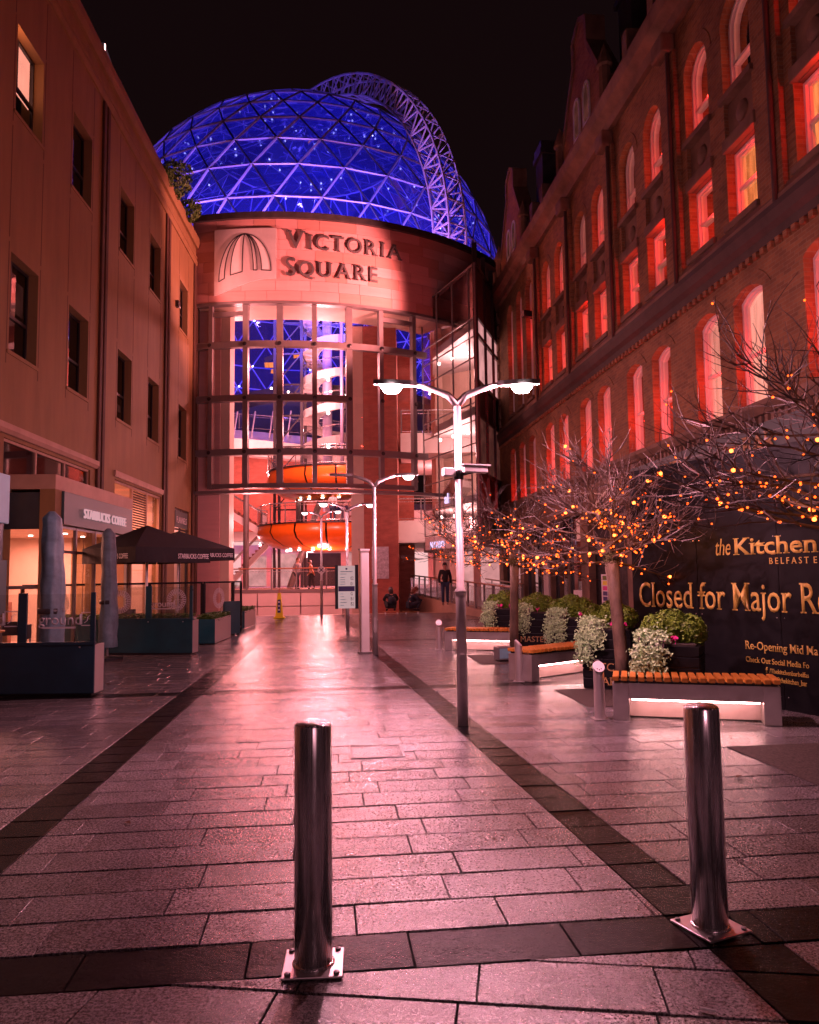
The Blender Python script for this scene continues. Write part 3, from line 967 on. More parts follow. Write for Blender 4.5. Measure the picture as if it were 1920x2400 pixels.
# sash windows
WIN = {}
def sash(a, wd, c, spring, rise, kind, red):
    op = arch_op(0, wd, 0, spring - c, rise, 8) if rise else rect_op(0, wd, 0, spring - c)
    key = (wd, c, spring, rise, kind)
    if key not in WIN:
        f = MB()
        ring_frame(f, outline(op, 0.0), outline(op, 0.055), 0.02, 0.10)
        ring_frame(f, outline(op, 0.055), outline(op, 0.09), -0.02, 0.04)
        hm = (spring - c) * 0.47
        f.box(0.075, wd - 0.075, -0.01, 0.07, hm, hm + 0.06)
        pn = outline(op, 0.085)
        g_ = MB(); g_.add([(x, -0.005, z) for x, z in pn], [tuple(range(len(pn)))])
        b_ = MB(); b_.add([(x, -0.035, z) for x, z in outline(op, 0.05)], [tuple(range(len(pn)))])
        WIN[key] = (f.mesh('frame'), g_.mesh('pane'), b_.mesh('lit_blind'))
        WIN[key][0].materials.append(M['white_paint']); WIN[key][1].materials.append(M['glass_sash']); WIN[key][2].materials.append(M[kind])
    e = bpy.data.objects.new('window', None); C.objects.link(e); e.parent = RB; e.location = (a, D - 0.06, c)
    for nm, me in zip(('frame', 'pane', 'lit_blind'), WIN[key]): put(nm, me, None, e)
    box('sill', 'brick_stone', e, -0.08, wd + 0.08, 0.12, -D + 0.14, -0.13, -0.005)
    if red:
        h0 = red[1]
        box('uplight', 'led_red', e, 0.03, 0.11, 0.16, 0.24, h0, h0 + 0.03)
        lamp('POINT', (0.13, 0.21, h0 + 0.16), red[0] * 7.5, (1, 0.02, 0.012), e, 0.03, 'uplight_light')
for i, (a, wd) in enumerate(cols):
    if a < 9: continue
    sash(a, wd, 4.72, 6.83, 0.17, 'win_pink', (8.0, 0.7))
    sash(a, wd, 8.45, 9.92, 0, 'win_amber', (5.5, 0.5 if i % 3 else 0.9))
    sash(a, wd, 11.1, 12.50, wd / 2, 'win_red', (2.6, 0.5) if (i * 7) % 5 < 3 else (1.0, 0.02))
    # carved spandrel panel between the two storeys
    box('spandrel_panel', 'brick_stone', RB, a + 0.002, a + wd - 0.002, D + 0.02, -0.09, 9.94, 10.95)
    box('lintel', 'brick_stone', RB, a - 0.06, a + wd + 0.06, -0.085, 0.05, 9.94, 10.2, bevel=0.02)
    o = MB().lathe([(0.0, 0.05), (0.17, 0.04), (0.21, 0.0)], 12).build('roundel', 'brick_stone', RB, smooth=True)
    o.location = (a + wd / 2, -0.09, 10.55); o.rotation_euler = (-PI / 2, 0, 0)
for a, wd in far:
    sash(a, wd, 4.72, 6.83, 0.17, 'win_dim', (5, 0.02))
    sash(a, wd, 8.5, 12.9, wd / 2, 'win_dim', (2.5, 2.6))
# gables
def gable(sc, wd, hb, apex):
    e = bpy.data.objects.new('gable', None); C.objects.link(e); e.parent = RB; e.location = (sc, 0.02, 0)
    h = wd / 2
    pts = [(-h, hb), (h, hb), (h, hb + 1.1), (h - 0.25, hb + 1.4), (0.62, apex - 1.15), (0.62, apex - 0.35), (0, apex), (-0.62, apex - 0.35), (-0.62, apex - 1.15), (-h + 0.25, hb + 1.4), (-h, hb + 1.1)]
    m = MB(); m.prism(pts, -0.5, 0.0, 'xz'); m.build('gable_wall', 'brick', e, fix=True)
    cp = MB()
    for p_, q_ in zip(pts[2:], pts[3:]):
        cp.bar((p_[0], -0.25, p_[1]), (q_[0], -0.25, q_[1]), 0.62, 0.16)
    cp.build('coping', 'brick_stone', e)
    for s in (-0.75, 0.15):
        op = arch_op(s, s + 0.6, hb + 0.7, hb + 1.75, 0.3, 8)
        f = MB(); ring_frame(f, outline(op, 0), outline(op, 0.07), 0.0, 0.05); f.build('gable_window_frame', 'white_paint', e)
        g_ = MB(); pn = outline(op, 0.06); g_.add([(x, 0.012, z) for x, z in pn], [tuple(range(len(pn)))]); g_.build('gable_window_pane', 'win_dim', e)
    for s in (-h, h):
        MB().lathe([(0.17, hb), (0.17, hb + 1.35), (0.24, hb + 1.4), (0.2, hb + 1.55), (0.0, hb + 2.1)], 8, (s, 0.05)).build('pinnacle', 'brick_stone', e)
    st = MB(); st.box(-1.9, -0.95, -1.9, -0.9, apex - 3.5, apex - 0.3); st.box(-2.0, -0.85, -2.0, -0.8, apex - 0.3, apex - 0.1); st.box(-1.95, -0.9, -1.95, -0.85, apex - 0.1, apex + 0.25)
    st.build('chimney_stack', 'lead', e)
    return e
gable(23.05, 4.2, 14.62, 19.0)
gable(32.4, 4.4, 14.62, 19.2)
gable(13.5, 4.2, 14.62, 19.0)
for s in (17.6, 19.2, 27.2, 28.6, 35.4):
    box('parapet_post', 'brick_stone', RB, s - 0.18, s + 0.18, -0.2, 0.2, 14.64, 15.75, bevel=0.03)
# rusticated end pier
for k in range(18):
    box('quoin', 'brick_stone', RB, 35.2 + (0.12 if k % 2 else 0.0), 35.96, 0.0, 0.09, 8.1 + k * 0.32, 8.1 + k * 0.32 + 0.29)
# ground-floor shopfront
for s, wd_ in ((12.2, 0.6), (16.0, 0.55), (19.9, 0.6), (23.55, 0.7), (27.6, 0.8), (31.4, 0.6), (35.1, 0.8)):
    box('shop_pier', 'brick_stone', RB, s, s + wd_, -0.3, 0.10, 0, 3.45)
box('shop_fascia', 'sign_grey', RB, 11.0, 19.9, 0.0, 0.2, 3.55, 4.25)
box('shop_fascia', 'brick_stone', RB, 20.0, 35.9, 0.0, 0.12, 3.45, 4.25)
text('sign_lettering', 'KITCHEN', 0.56, 'gold_dull', (19.1, 0.21, 3.70), (-1, 0, 0), parent=RB, ext=0.02, serif=True, sx=1.05)
text('sign_lettering', 'BAR', 0.56, 'gold_dull', (14.4, 0.21, 3.70), (-1, 0, 0), parent=RB, ext=0.02, serif=True, sx=1.05)
# glazed bays behind
def bay(s0, s1, mt, n):
    f = MB(); wd_ = (s1 - s0) / n
    for i in range(n + 1):
        f.box(s0 + i * wd_ - 0.05, s0 + i * wd_ + 0.05, -0.2, -0.08, 0, 3.45)
    f.box(s0, s1, -0.2, -0.08, 2.35, 2.45); f.box(s0, s1, -0.2, -0.06, 0, 0.5)
    f.build('bay_frame', 'frame_dark', RB)
    for i in range(n):
        g_ = MB(); a, b = s0 + i * wd_ + 0.05, s0 + (i + 1) * wd_ - 0.05
        g_.add([(a, -0.14, 0.5), (b, -0.14, 0.5), (b, -0.14, 3.45), (a, -0.14, 3.45)], [(0, 1, 2, 3)]); g_.build('bay_pane', 'glass_window', RB)
    box('bay_interior', mt, RB, s0, s1, -1.3, -1.25, 0, 3.45)
bay(12.8, 16.0, 'room_dark', 2)
bay(16.55, 19.9, 'room_dark', 2)
bay(24.25, 27.6, 'win_dim', 2)
bay(28.4, 31.4, 'shop_light', 2)
bay(32.0, 35.1, 'shop_light', 2)
box('door_leaf', 'black_paint', RB, 20.6, 22.0, -0.2, -0.1, 0, 2.5)
box('door_leaf', 'black_paint', RB, 22.1, 23.5, -0.2, -0.1, 0, 2.5)
box('door_head', 'room_dark', RB, 20.5, 23.55, -0.22, -0.12, 2.5, 3.45)
box('notice_board', 'white_text', RB, 22.15, 22.65, 0.02, 0.05, 0.62, 1.55)
for i, mt in enumerate(('leaf_box', 'yellow', 'flower', 'ink_blue', 'ink_blue', 'ink_blue')):
    box('notice_strip', mt, RB, 22.18, 22.52, 0.05, 0.056, 1.39 - i * 0.15, 1.51 - i * 0.15)
box('menu_case', 'cladding', RB, 27.7, 28.35, 0.10, 0.16, 0.7, 2.1)
box('name_plate', 'white_text', RB, 24.5, 25.4, -0.02, 0.0, 0.78, 1.05)
# floodlight on the wall that lights the mall sign
fl = thing('wall_floodlight', 'small floodlight on a bracket high on the brick warehouse wall', 'floodlight', (4.62, 29.0, 11.6), 0.4)
MB().bar((0.3, 0.1, -0.1), (0, 0, 0), 0.05).build('bracket', 'frame_dark', fl)
box('housing', 'frame_dark', fl, -0.18, 0.18, -0.14, 0.1, -0.12, 0.12, bevel=0.02)
# ---------------------------------------------------------------- shopping centre entrance: curved stone fascia over a glass wall
XC, YC, RC = -6.3, 45.7, 13.1
def arcp(deg, r=RC, z=0.0):
    t = math.radians(deg)
    return Vector((XC + r * math.sin(t), YC - r * math.cos(t), z))
ME = thing('mall_entrance', 'curved pink sandstone fascia above a tall gridded glass wall closing the street', 'building')
Z0, Z1 = 13.6, 17.3
def arc_block(mb, a0, a1, r0, r1, z0, z1, n=1):
    for i in range(n):
        b0 = a0 + (a1 - a0) * i / n; b1 = a0 + (a1 - a0) * (i + 1) / n
        vs = [arcp(b0, r1, z0), arcp(b1, r1, z0), arcp(b1, r0, z0), arcp(b0, r0, z0), arcp(b0, r1, z1), arcp(b1, r1, z1), arcp(b1, r0, z1), arcp(b0, r0, z1)]
        mb.add(vs, [(0, 3, 2, 1), (4, 5, 6, 7), (0, 1, 5, 4), (1, 2, 6, 5), (2, 3, 7, 6), (3, 0, 4, 7)])
    return mb
m = MB(); arc_block(m, -14, 66, RC - 0.5, RC - 0.03, Z0, Z1, 40); m.build('fascia_core', 'sandstone', ME)
nc = 8; ch = (Z1 - Z0) / nc
rb = random.Random(5)
for c in range(nc):
    a = -14 - rb.uniform(0, 5)
    while a < 64:
        ln = rb.choice([4.2, 5.4, 6.6, 7.2])
        a0, a1 = max(a, -13.4), min(a + ln, 64)
        if a1 - a0 > 0.6:
            m = MB(); arc_block(m, a0 + 0.03, a1 - 0.03, RC - 0.03, RC + rb.uniform(0, 0.006), Z0 + c * ch + 0.006, Z0 + (c + 1) * ch - 0.006, 3)
            m.build('stone_block', rb.choice(['sandstone', 'sandstone', 'sandstone_b', 'sandstone_c']), ME)
        a += ln
m = MB(); arc_block(m, -14, 66, RC - 0.6, RC + 0.14, Z1, Z1 + 0.28, 50); m.build('coping', 'lead', ME)
m = MB(); arc_block(m, -14, 60, RC - 0.3, RC + 0.05, Z0 - 0.12, Z0, 40); m.build('soffit_trim', 'steel_paint', ME)
m = MB(); arc_block(m, -14, 40, RC - 2.2, RC - 0.35, Z0 - 0.1, Z0 + 0.1, 30); m.build('soffit', 'cream', ME)
# steel grid and glass
MU = [-10.31, -3.35, 3.27, 9.92, 16.72, 23.27, 30.6]
TR = [11.72, 9.34, 6.98]
GR = RC - 0.25
for i, a in enumerate(MU):
    wd = (0.42, 0.5, 0.6, 0.46, 0.6, 0.42, 0.42)[i]
    zb = 5.42 if i in (0, 1, 2, 3, 4, 5, 6) else 5.4
    m = MB(); arc_block(m, a - wd, a + wd, GR - 0.12, GR + 0.16, zb, 13.48); m.build('mullion', 'steel_paint', ME)
    for z in TR:
        o = MB().lathe([(0.0, 0.0), (0.07, 0.0), (0.09, 0.05), (0.0, 0.07)], 10).build('spider_fitting', 'frame_dark', ME)
        p_ = arcp(a, GR + 0.2, z); o.location = p_; o.rotation_euler = (PI / 2, 0, math.radians(a))
for z in TR:
    for a0, a1 in zip([-13.2] + MU, MU + [33.5]):
        if z == 9.34 and a0 > 16: continue
        m = MB(); arc_block(m, a0, a1, GR - 0.06, GR + 0.2, z - 0.14, z + 0.14, 3); m.build('transom', 'steel_paint', ME)
for a0, a1 in zip(MU, MU[1:]):
    m = MB(); arc_block(m, a0, a1, GR - 0.06, GR + 0.1, 5.42, 5.62, 3); m.build('transom', 'steel_paint', ME)
    if a0 in (MU[0], MU[5]):
        m = MB(); arc_block(m, a0, a1, GR - 0.06, GR + 0.1, 13.02, 13.22, 3); m.build('transom', 'steel_paint', ME)
    for z0, z1 in ((5.62, 6.84), (7.12, 9.2), (9.48, 11.58), (11.86, 13.45)):
        g_ = MB(); g_.add([arcp(a0 + 0.5, GR, z0), arcp(a1 - 0.5, GR, z0), arcp(a1 - 0.5, GR, z1), arcp(a0 + 0.5, GR, z1)], [(0, 1, 2, 3)]); g_.build('pane', 'glass', ME)
m = MB(); arc_block(m, -13.6, 36, RC - 0.1, RC + 0.35, 5.15, 5.28, 30); m.build('canopy_edge', 'steel_paint', ME)
# piers either side of the opening
box('pier', 'sandstone_b', ME, -9.7, -8.35, 33.6, 34.6, -3.5, 13.6)
box('pier', 'cream', ME, -8.35, -7.95, 33.75, 34.6, -3.5, 13.6)
box('pier', 'brick_inner', ME, -2.15, -0.55, 36.2, 41.5, -3.5, 13.6)
box('pier_edge', 'cream', ME, -2.75, -2.16, 36.2, 37.0, -3.5, 13.6)
box('pier', 'brick_inner', ME, -0.55, 0.25, 41.0, 46.5, -3.5, 13.6)
# logo plate: dome emblem with its curved lower edge
LG = thing('logo_plate', 'square brushed steel plate with a dome emblem fixed to the curved fascia', 'sign')
def fl_(u, v, r=0.12):            # u,v in 0..1 on the plate
    a = -9.2 + 11.9 * u
    return arcp(a, RC + r, 14.15 + 2.68 * v)
m = MB(); nn = 16
for i in range(nn):
    u0, u1 = i / nn, (i + 1) / nn
    e = lambda u: -0.10 + 0.26 * math.sin(min(1, u * 1.05) * PI / 2) ** 1.2
    p0, p1 = fl_(u0, e(u0)), fl_(u1, e(u1)); p2, p3 = fl_(u1, 1.0), fl_(u0, 1.0)
    b0, b1 = fl_(u0, e(u0), 0.02), fl_(u1, e(u1), 0.02); b2, b3 = fl_(u1, 1.0, 0.02), fl_(u0, 1.0, 0.02)
    m.add([p0, p1, p2, p3, b0, b1, b2, b3], [(0, 1, 2, 3), (0, 4, 5, 1), (3, 2, 6, 7)] + ([(0, 3, 7, 4)] if i == 0 else []) + ([(1, 5, 6, 2)] if i == nn - 1 else []))
m.build('plate', 'steel_plate', LG)
def rib(x0, y0, x1, y1, b0, b1, apex=(0.5, 0.90)):
    pts = []
    for (bx, by) in (b0, b1):
        line = []
        for i in range(11):
            t = i / 10
            u = bx + (apex[0] - bx) * (1 - math.cos(t * PI / 2)); v = by + (apex[1] - by) * math.sin(t * PI / 2)
            line.append(fl_(u, v, 0.135))
        pts.append(line)
    mm = MB()
    for i in range(10):
        mm.add([pts[0][i], pts[1][i], pts[1][i + 1], pts[0][i + 1]], [(0, 1, 2, 3)])
    mm.build('emblem_leaf', 'white_paint', LG)
    ol = MB()
    for ln in pts:
        ol.tube([q + Vector((0, -0.01, 0)) for q in ln], 0.022, 4)
    ol.tube([pts[0][0] + Vector((0, -0.01, 0)), pts[1][0] + Vector((0, -0.01, 0))], 0.022, 4)
    ol.build('emblem_outline', 'frame_dark', LG)
for b0, b1 in (((0.08, 0.12), (0.17, 0.17)), ((0.27, 0.22), (0.46, 0.27)), ((0.64, 0.29), (0.70, 0.29)), ((0.77, 0.29), (0.92, 0.28))):
    rib(0, 0, 0, 0, b0, b1)
# letters
SG = thing('facade_lettering', 'raised steel letters spelling the centre name beside the logo plate', 'sign')
def arc_text(body, size, a0, a1, z, big_first=True):
    ws = []
    for i, ch_ in enumerate(body):
        sz = size * (1.22 if (i == 0 and big_first) else 1.0)
        me = text_mesh(ch_, sz, ext=0.07, serif=True, bold=0.0)
        x0 = min(v.co.x for v in me.vertices); x1 = max(v.co.x for v in me.vertices)
        ws.append((me, x0, x1))
    gap = 0.13
    tot = sum(x1 - x0 for _, x0, x1 in ws) + gap * (len(ws) - 1)
    L_ = math.radians(a1 - a0) * RC
    k = L_ / tot
    s = 0.0
    for (me, x0, x1) in ws:
        o = put('letter', me, 'letter_metal', SG)
        mid = s + (x1 - x0) * k / 2
        a = a0 + math.degrees(mid / RC)
        t = math.radians(a)
        ax = Vector((math.cos(t), math.sin(t), 0)); nn_ = Vector((math.sin(t), -math.cos(t), 0))
        c = arcp(a, RC + 0.05, z) - ax * ((x0 + x1) / 2 * k)
        o.matrix_local = Matrix(((ax.x * k, 0, nn_.x, c.x), (ax.y * k, 0, nn_.y, c.y), (0, 1, 0, c.z), (0, 0, 0, 1)))
        s += (x1 - x0) * k + gap * k
arc_text('VICTORIA', 0.98, 4.6, 27.6, 15.92)
arc_text('SQUARE', 0.98, 4.5, 22.3, 14.70)
lamp('SPOT', (4.3, 28.9, 11.5), 17000, (1.0, 0.25, 0.24), None, 0.35, 'floodlight_beam', target=(-6.2, 32.8, 15.3), spot=58, blend=0.5)
lamp('SPOT', (-9.05, 29.5, 12.6), 1500, (1.0, 0.26, 0.24), None, 0.1, 'floodlight_beam', target=(-4.5, 33.2, 15.2), spot=80, blend=0.6)  # added beam and fitting that light the sign from the left
fl2 = thing('wall_floodlight', 'small added floodlight on the left wall just below the parapet by the curved sign', 'floodlight', (-9.08, 29.5, 12.4), 0)
box('housing', 'frame_dark', fl2, -0.1, 0.12, -0.12, 0.12, -0.16, 0.1, bevel=0.02)

# ---------------------------------------------------------------- geodesic dome
DC = Vector((-8.37, 62.0, 23.25)); DR = 16.3
DM = thing('glass_dome', 'huge triangulated glass dome glowing blue above the entrance', 'dome', DC)
NA = 34; DA = 2 * PI / NA
LATS = [-42.5, -34.3, -26.1, -17.9, -9.7, -1.5, 6.7, 15.1, 23.0, 31.2, 40.0, 49.5, 60]
def dn(i, k, r=DR):
    la = math.radians(LATS[i]); a = (k + (0.5 if i % 2 else 0.0)) * DA + math.radians(0.8)
    return Vector((r * math.cos(la) * math.sin(a), -r * math.cos(la) * math.cos(a), r * math.sin(la)))
def near(k):                       # azimuth index on the camera side
    k = (k + NA // 2) % NA - NA // 2
    return -8 <= k <= 7
strut_mass = MB(); strut_dark_mass = MB(); pane_mass = MB()
def strut_mesh(a, b, w):
    return MB().tube([a, b], w, 5, cap=False)
for i in range(len(LATS)):
    for fam in range(3):
        if fam and i == len(LATS) - 1: continue
        dark = fam == 2 and i >= 4
        base = None
        for k in range(NA):
            if fam == 0: a, b = dn(i, k), dn(i, k + 1)
            elif fam == 1: a, b = dn(i, k), dn(i + 1, k if i % 2 == 0 else k + 1)
            else: a, b = dn(i, k), dn(i + 1, k - 1 if i % 2 == 0 else k)
            w_ = 0.078 if fam < 2 else 0.062
            if near(k) and 5 <= i <= 10:
                if base is None:
                    a0, b0 = (dn(i, 0), dn(i, 1)) if fam == 0 else ((dn(i, 0), dn(i + 1, 0 if i % 2 == 0 else 1)) if fam == 1 else (dn(i, 0), dn(i + 1, -1 if i % 2 == 0 else 0)))
                    base = MB().tube([a0, b0], w_, 5, cap=False).mesh('strut')
                    base.materials.append(M['strut_dark' if dark else 'strut'])
                o = put('strut', base, None, DM); o.rotation_euler = (0, 0, k * DA)
            else:
                if i < 5 and (near(k) or near(k + 1) or near(k - 1)): continue      # the lower front opens into the atrium
                (strut_dark_mass if dark and near(k) else strut_mass).tube([a, b], 0.085 if not near(k) else w_, 4, cap=False)
for i in range(len(LATS) - 1):
    for up in (0, 1):
        base = None
        for k in range(NA):
            def tri(kk):
                if i % 2 == 0:
                    return (dn(i, kk, DR - .06), dn(i, kk + 1, DR - .06), dn(i + 1, kk, DR - .06)) if up == 0 else (dn(i + 1, kk, DR - .06), dn(i + 1, kk - 1, DR - .06), dn(i, kk, DR - .06))
                return (dn(i, kk, DR - .06), dn(i, kk + 1, DR - .06), dn(i + 1, kk + 1, DR - .06)) if up == 0 else (dn(i + 1, kk + 1, DR - .06), dn(i + 1, kk, DR - .06), dn(i, kk, DR - .06))
            if near(k) and 5 <= i <= 10:
                if base is None:
                    mm = MB(); mm.add(tri(0), [(0, 1, 2)]); base = mm.mesh('glass_pane'); base.materials.append(M['dome_glass'])
                o = put('glass_pane', base, None, DM); o.rotation_euler = (0, 0, k * DA)
            elif i >= 2 and not (i < 5 and (near(k) or near(k + 1) or near(k - 1))):
                pane_mass.add(tri(k), [(0, 1, 2)])
top = MB()
for k in range(NA):
    top.add([dn(len(LATS) - 1, k), dn(len(LATS) - 1, k + 1), (0, 0, DR)], [(0, 1, 2)])
top.build('crown_glazing', 'dome_glass', DM)
for mb_, nm, mt in ((strut_mass, 'far_struts', 'strut'), (strut_dark_mass, 'side_struts', 'strut_dark'), (pane_mass, 'far_panes', 'dome_glass')):
    o = mb_.build(nm, mt, DM); o['kind'] = 'stuff'
# lamps at the far nodes
nl = MB()
for i in range(2, 11):
    for k in range(NA):
        kk = (k + NA // 2) % NA - NA // 2
        if not near(k) and i < 8 and rb.random() < 0.33: nl.ico(dn(i, k, DR - 0.4), 0.10)
        if near(k) and rb.random() < 0.05: nl.ico(dn(i, k, DR - 0.5), 0.05)
o = nl.build('node_lamps', 'node_lamp', DM); o['kind'] = 'stuff'
BLUE = (0.20, 0.13, 1.0)
for (x, y, z, e_) in ((0, -11, -3, 3600), (-8, -7, 1, 2600), (8, -8, 1, 2600), (0, -8, 8, 2600), (0, 7, -8, 3600), (-8, 6, -5, 2600), (9, 5, 0, 2600), (0, 4, 9, 1800)):
    lamp('SPOT', (x, y - 1, z), e_ * 0.8, BLUE, DM, 0.4, 'dome_light', target=(x * 0.8, y + 12, z + 2), spot=172, blend=0.2)
RF = thing('added_roof_floods', 'added hidden blue floodlights on the flat roof just behind the curved coping', 'floodlight', (0, 0, 17.6))
for fx, fy in ((-17, 46), (-8.4, 41.5), (0.5, 45)):
    box('housing', 'frame_dark', RF, fx - 0.25, fx + 0.25, fy - 0.2, fy + 0.2, 0.0, 0.3, bevel=0.03)
    lamp('SPOT', (fx, fy, 18.1), 10000, (0.20, 0.12, 1.0), None, 0.15, 'added_dome_flood', target=(-8.4 + (fx + 8.4) * 0.35, 52, 27), spot=125, blend=0.5)  # added out of sight to light the outer sides of the near struts
# viewing gallery and pale sheet inside the dome
VG = thing('viewing_gallery', 'round viewing gallery with small lit boxes seen through the dome glass', 'gallery', DC + Vector((2, 1, -9)))
MB().lathe([(0.0, 0.0), (8.5, 0.0), (9.0, 0.5), (9.0, 1.0), (0.0, 1.0)], 32).build('deck', 'strut_dark', VG)
for k in range(22):
    a = rb.uniform(0, 2 * PI); r_ = rb.uniform(5, 11); z_ = rb.uniform(4, 14)
    o = box('hanging_panel', 'win_amber' if k % 4 == 0 else 'strut_dark', VG, -0.5, 0.5, -0.05, 0.05, -0.2, 0.2)
    o.location = (r_ * math.cos(a), r_ * math.sin(a), z_); o.rotation_euler = (rb.uniform(-.5, .5), rb.uniform(-.5, .5), rb.uniform(0, 3))
SL = MB(); SL.add([(-13.5, -6, 3.2), (-13.0, -2, 8.2), (-2.0, 3, 13.0), (-4.5, -2, 9.6), (-9, -5, 7.2)], [(0, 4, 1), (1, 4, 3), (1, 3, 2)])
o = SL.build('pale_sheet', 'strut', None); o.location = DC; tag(o, 'pale triangular sheet hanging inside the left of the dome', 'shade sail')  # plain pale sheet built after a pale triangular shape in the dome
sol = o.modifiers.new('solid', 'SOLIDIFY'); sol.thickness = 0.05
# access gantry arching over the dome
GT = thing('maintenance_gantry', 'white lattice maintenance gantry arching over the right of the dome', 'gantry', DC)
def gp(lat, r, off):
    la, a = math.radians(lat), math.radians(40)
    p_ = Vector((r * math.cos(la) * math.sin(a), -r * math.cos(la) * math.cos(a), r * math.sin(la)))
    return p_ + Vector((math.cos(a), math.sin(a), 0)) * off
lats = [-8 + 5.4 * i for i in range(19)]
for off in (-0.75, 0.75):
    for r_ in (16.75, 18.25):
        MB().tube([gp(l, r_, off) for l in lats], 0.085, 5).build('chord', 'gantry', GT)
for i, l in enumerate(lats):
    b_ = MB()
    for r_ in (16.75, 18.25): b_.bar(gp(l, r_, -0.75), gp(l, r_, 0.75), 0.09)
    for off in (-0.75, 0.75): b_.bar(gp(l, 16.75, off), gp(l, 18.25, off), 0.09)
    if i < len(lats) - 1:
        l2 = lats[i + 1]; lm = (l + l2) / 2
        for off in (-0.75, 0.75):
            b_.bar(gp(l, 16.75, off), gp(lm, 18.25, off), 0.075); b_.bar(gp(lm, 18.25, off), gp(l2, 16.75, off), 0.075)
        b_.bar(gp(l, 18.25, -0.75), gp(l2, 18.25, 0.75), 0.075); b_.bar(gp(l, 16.75, 0.75), gp(l2, 16.75, -0.75), 0.075)
    b_.build('bracing', 'gantry', GT)

# ---------------------------------------------------------------- inside the centre
def railing(name, label, pts, h=1.1, hand='handrail', gl='glass', post=0.05, step=1.4, bars=False, group=None):
    o = thing(name, label, 'railing', pts[0], 0, group)
    P0 = Vector(pts[0]); q = [Vector(p) - P0 for p in pts]
    up = Vector((0, 0, h))
    MB().tube([p + up for p in q], 0.035, 8).build('handrail', hand, o)
    MB().tube([p + Vector((0, 0, h * 0.86)) for p in q], 0.016, 6).build('rail', 'steel', o)
    MB().tube([p + Vector((0, 0, 0.10)) for p in q], 0.016, 6).build('rail', 'steel', o)
    for a, b in zip(q, q[1:]):
        n = max(1, round((b - a).length / step))
        for i in range(n + 1):
            if i == n and b is not q[-1]: continue
            c = a + (b - a) * i / n
            MB().bar(c, c + up, post * 0.6, post * 1.6, (b - a)).build('post', 'steel_paint', o)
        if bars:
            nb = int((b - a).length / 0.11)
            m_ = MB()
            for i in range(nb):
                c = a + (b - a) * (i + 0.5) / nb
                m_.bar(c + Vector((0, 0, 0.10)), c + Vector((0, 0, h * 0.86)), 0.014)
            w_ = m_.build('balusters', 'steel', o); w_['kind'] = 'stuff'
        else:
            for i in range(n):
                c0 = a + (b - a) * (i + 0.06) / n; c1 = a + (b - a) * (i + 0.94) / n
                g_ = MB(); g_.add([c0 + Vector((0, 0, .12)), c1 + Vector((0, 0, .12)), c1 + Vector((0, 0, h * .84)), c0 + Vector((0, 0, h * .84))], [(0, 1, 2, 3)]); g_.build('glass_panel', gl, o)
    return o
LD = thing('bridge_landing', 'raised landing faced with pale panels beyond the steps', 'landing', (0, 42, 0))
box('deck', 'limestone_pale', LD, -10.4, 1.0, 0.0, 6.0, 0.55, 0.88)
box('edge_beam', 'steel_paint', LD, -10.4, 0.4, -0.08, 0.0, 0.74, 0.92)
for x0, x1 in ((-10.2, -8.35), (-8.3, -6.0), (-5.95, -3.6), (-3.55, -1.2), (-1.15, 0.4)):
    for z0, z1 in ((-0.62, -0.02), (0.02, 0.72)):
        box('facing_panel', 'cladding', LD, x0, x1, -0.06, 0.0, z0, z1, bevel=0.01)
for x in range(-10, 1):
    box('pier_stub', 'frame_dark', LD, x, x + 0.4, 0.1, 0.4, -3.6, -0.62)
railing('landing_railing', 'glass and steel railing with timber handrail along the pale landing', [(-10.3, 42.05, 0.9), (-6.2, 41.95, 0.9), (-1.3, 41.95, 0.9), (-1.3, 42.6, 0.9)], 1.15)
railing('steps_handrail', 'short handrail post set at the head of the steps', [(-2.9, 33.2, 0.0), (-3.05, 34.6, -0.55)], 1.05, hand='steel', step=2)
# ramp on the right with its parapet and railing
RP = thing('ramp', 'stone ramp rising towards the shops behind its railing on the right', 'ramp')
m = MB(); m.add([(3.7, 26.0, 0.0), (6.5, 26.0, 0.0), (4.2, 44, 0.6), (-0.4, 44, 0.6), (3.7, 26, -0.05), (6.5, 26, -0.05), (4.2, 44, -0.8), (-0.4, 44, -0.8)], [(0, 1, 2, 3), (4, 7, 6, 5), (0, 3, 7, 4), (1, 5, 6, 2), (0, 4, 5, 1), (2, 6, 7, 3)])
m.build('slope', 'limestone_pale', RP)
m = MB(); m.add([(3.35, 25.6, -0.05), (3.6, 25.6, -0.05), (-0.45, 44, -1.5), (-0.75, 44, -1.5), (3.35, 25.6, 0.16), (3.6, 25.6, 0.16), (-0.45, 44, 0.72), (-0.75, 44, 0.72)], [(0, 3, 2, 1), (4, 5, 6, 7), (0, 1, 5, 4), (1, 2, 6, 5), (2, 3, 7, 6), (3, 0, 4, 7)])
m.build('plinth', 'limestone_pale', RP)
railing('ramp_railing', 'steel bar railing with timber handrail rising along the ramp', [(3.45, 25.7, 0.16), (2.3, 31.0, 0.32), (-0.6, 43.8, 0.70), (-1.25, 44.2, 0.9)], 0.98, bars=True, step=1.15, post=0.09)
railing('upper_ramp_railing', 'second timber topped railing on the far side of the ramp', [(4.5, 31.0, 0.18), (3.0, 40, 0.5)], 1.0, bars=True, step=1.5)
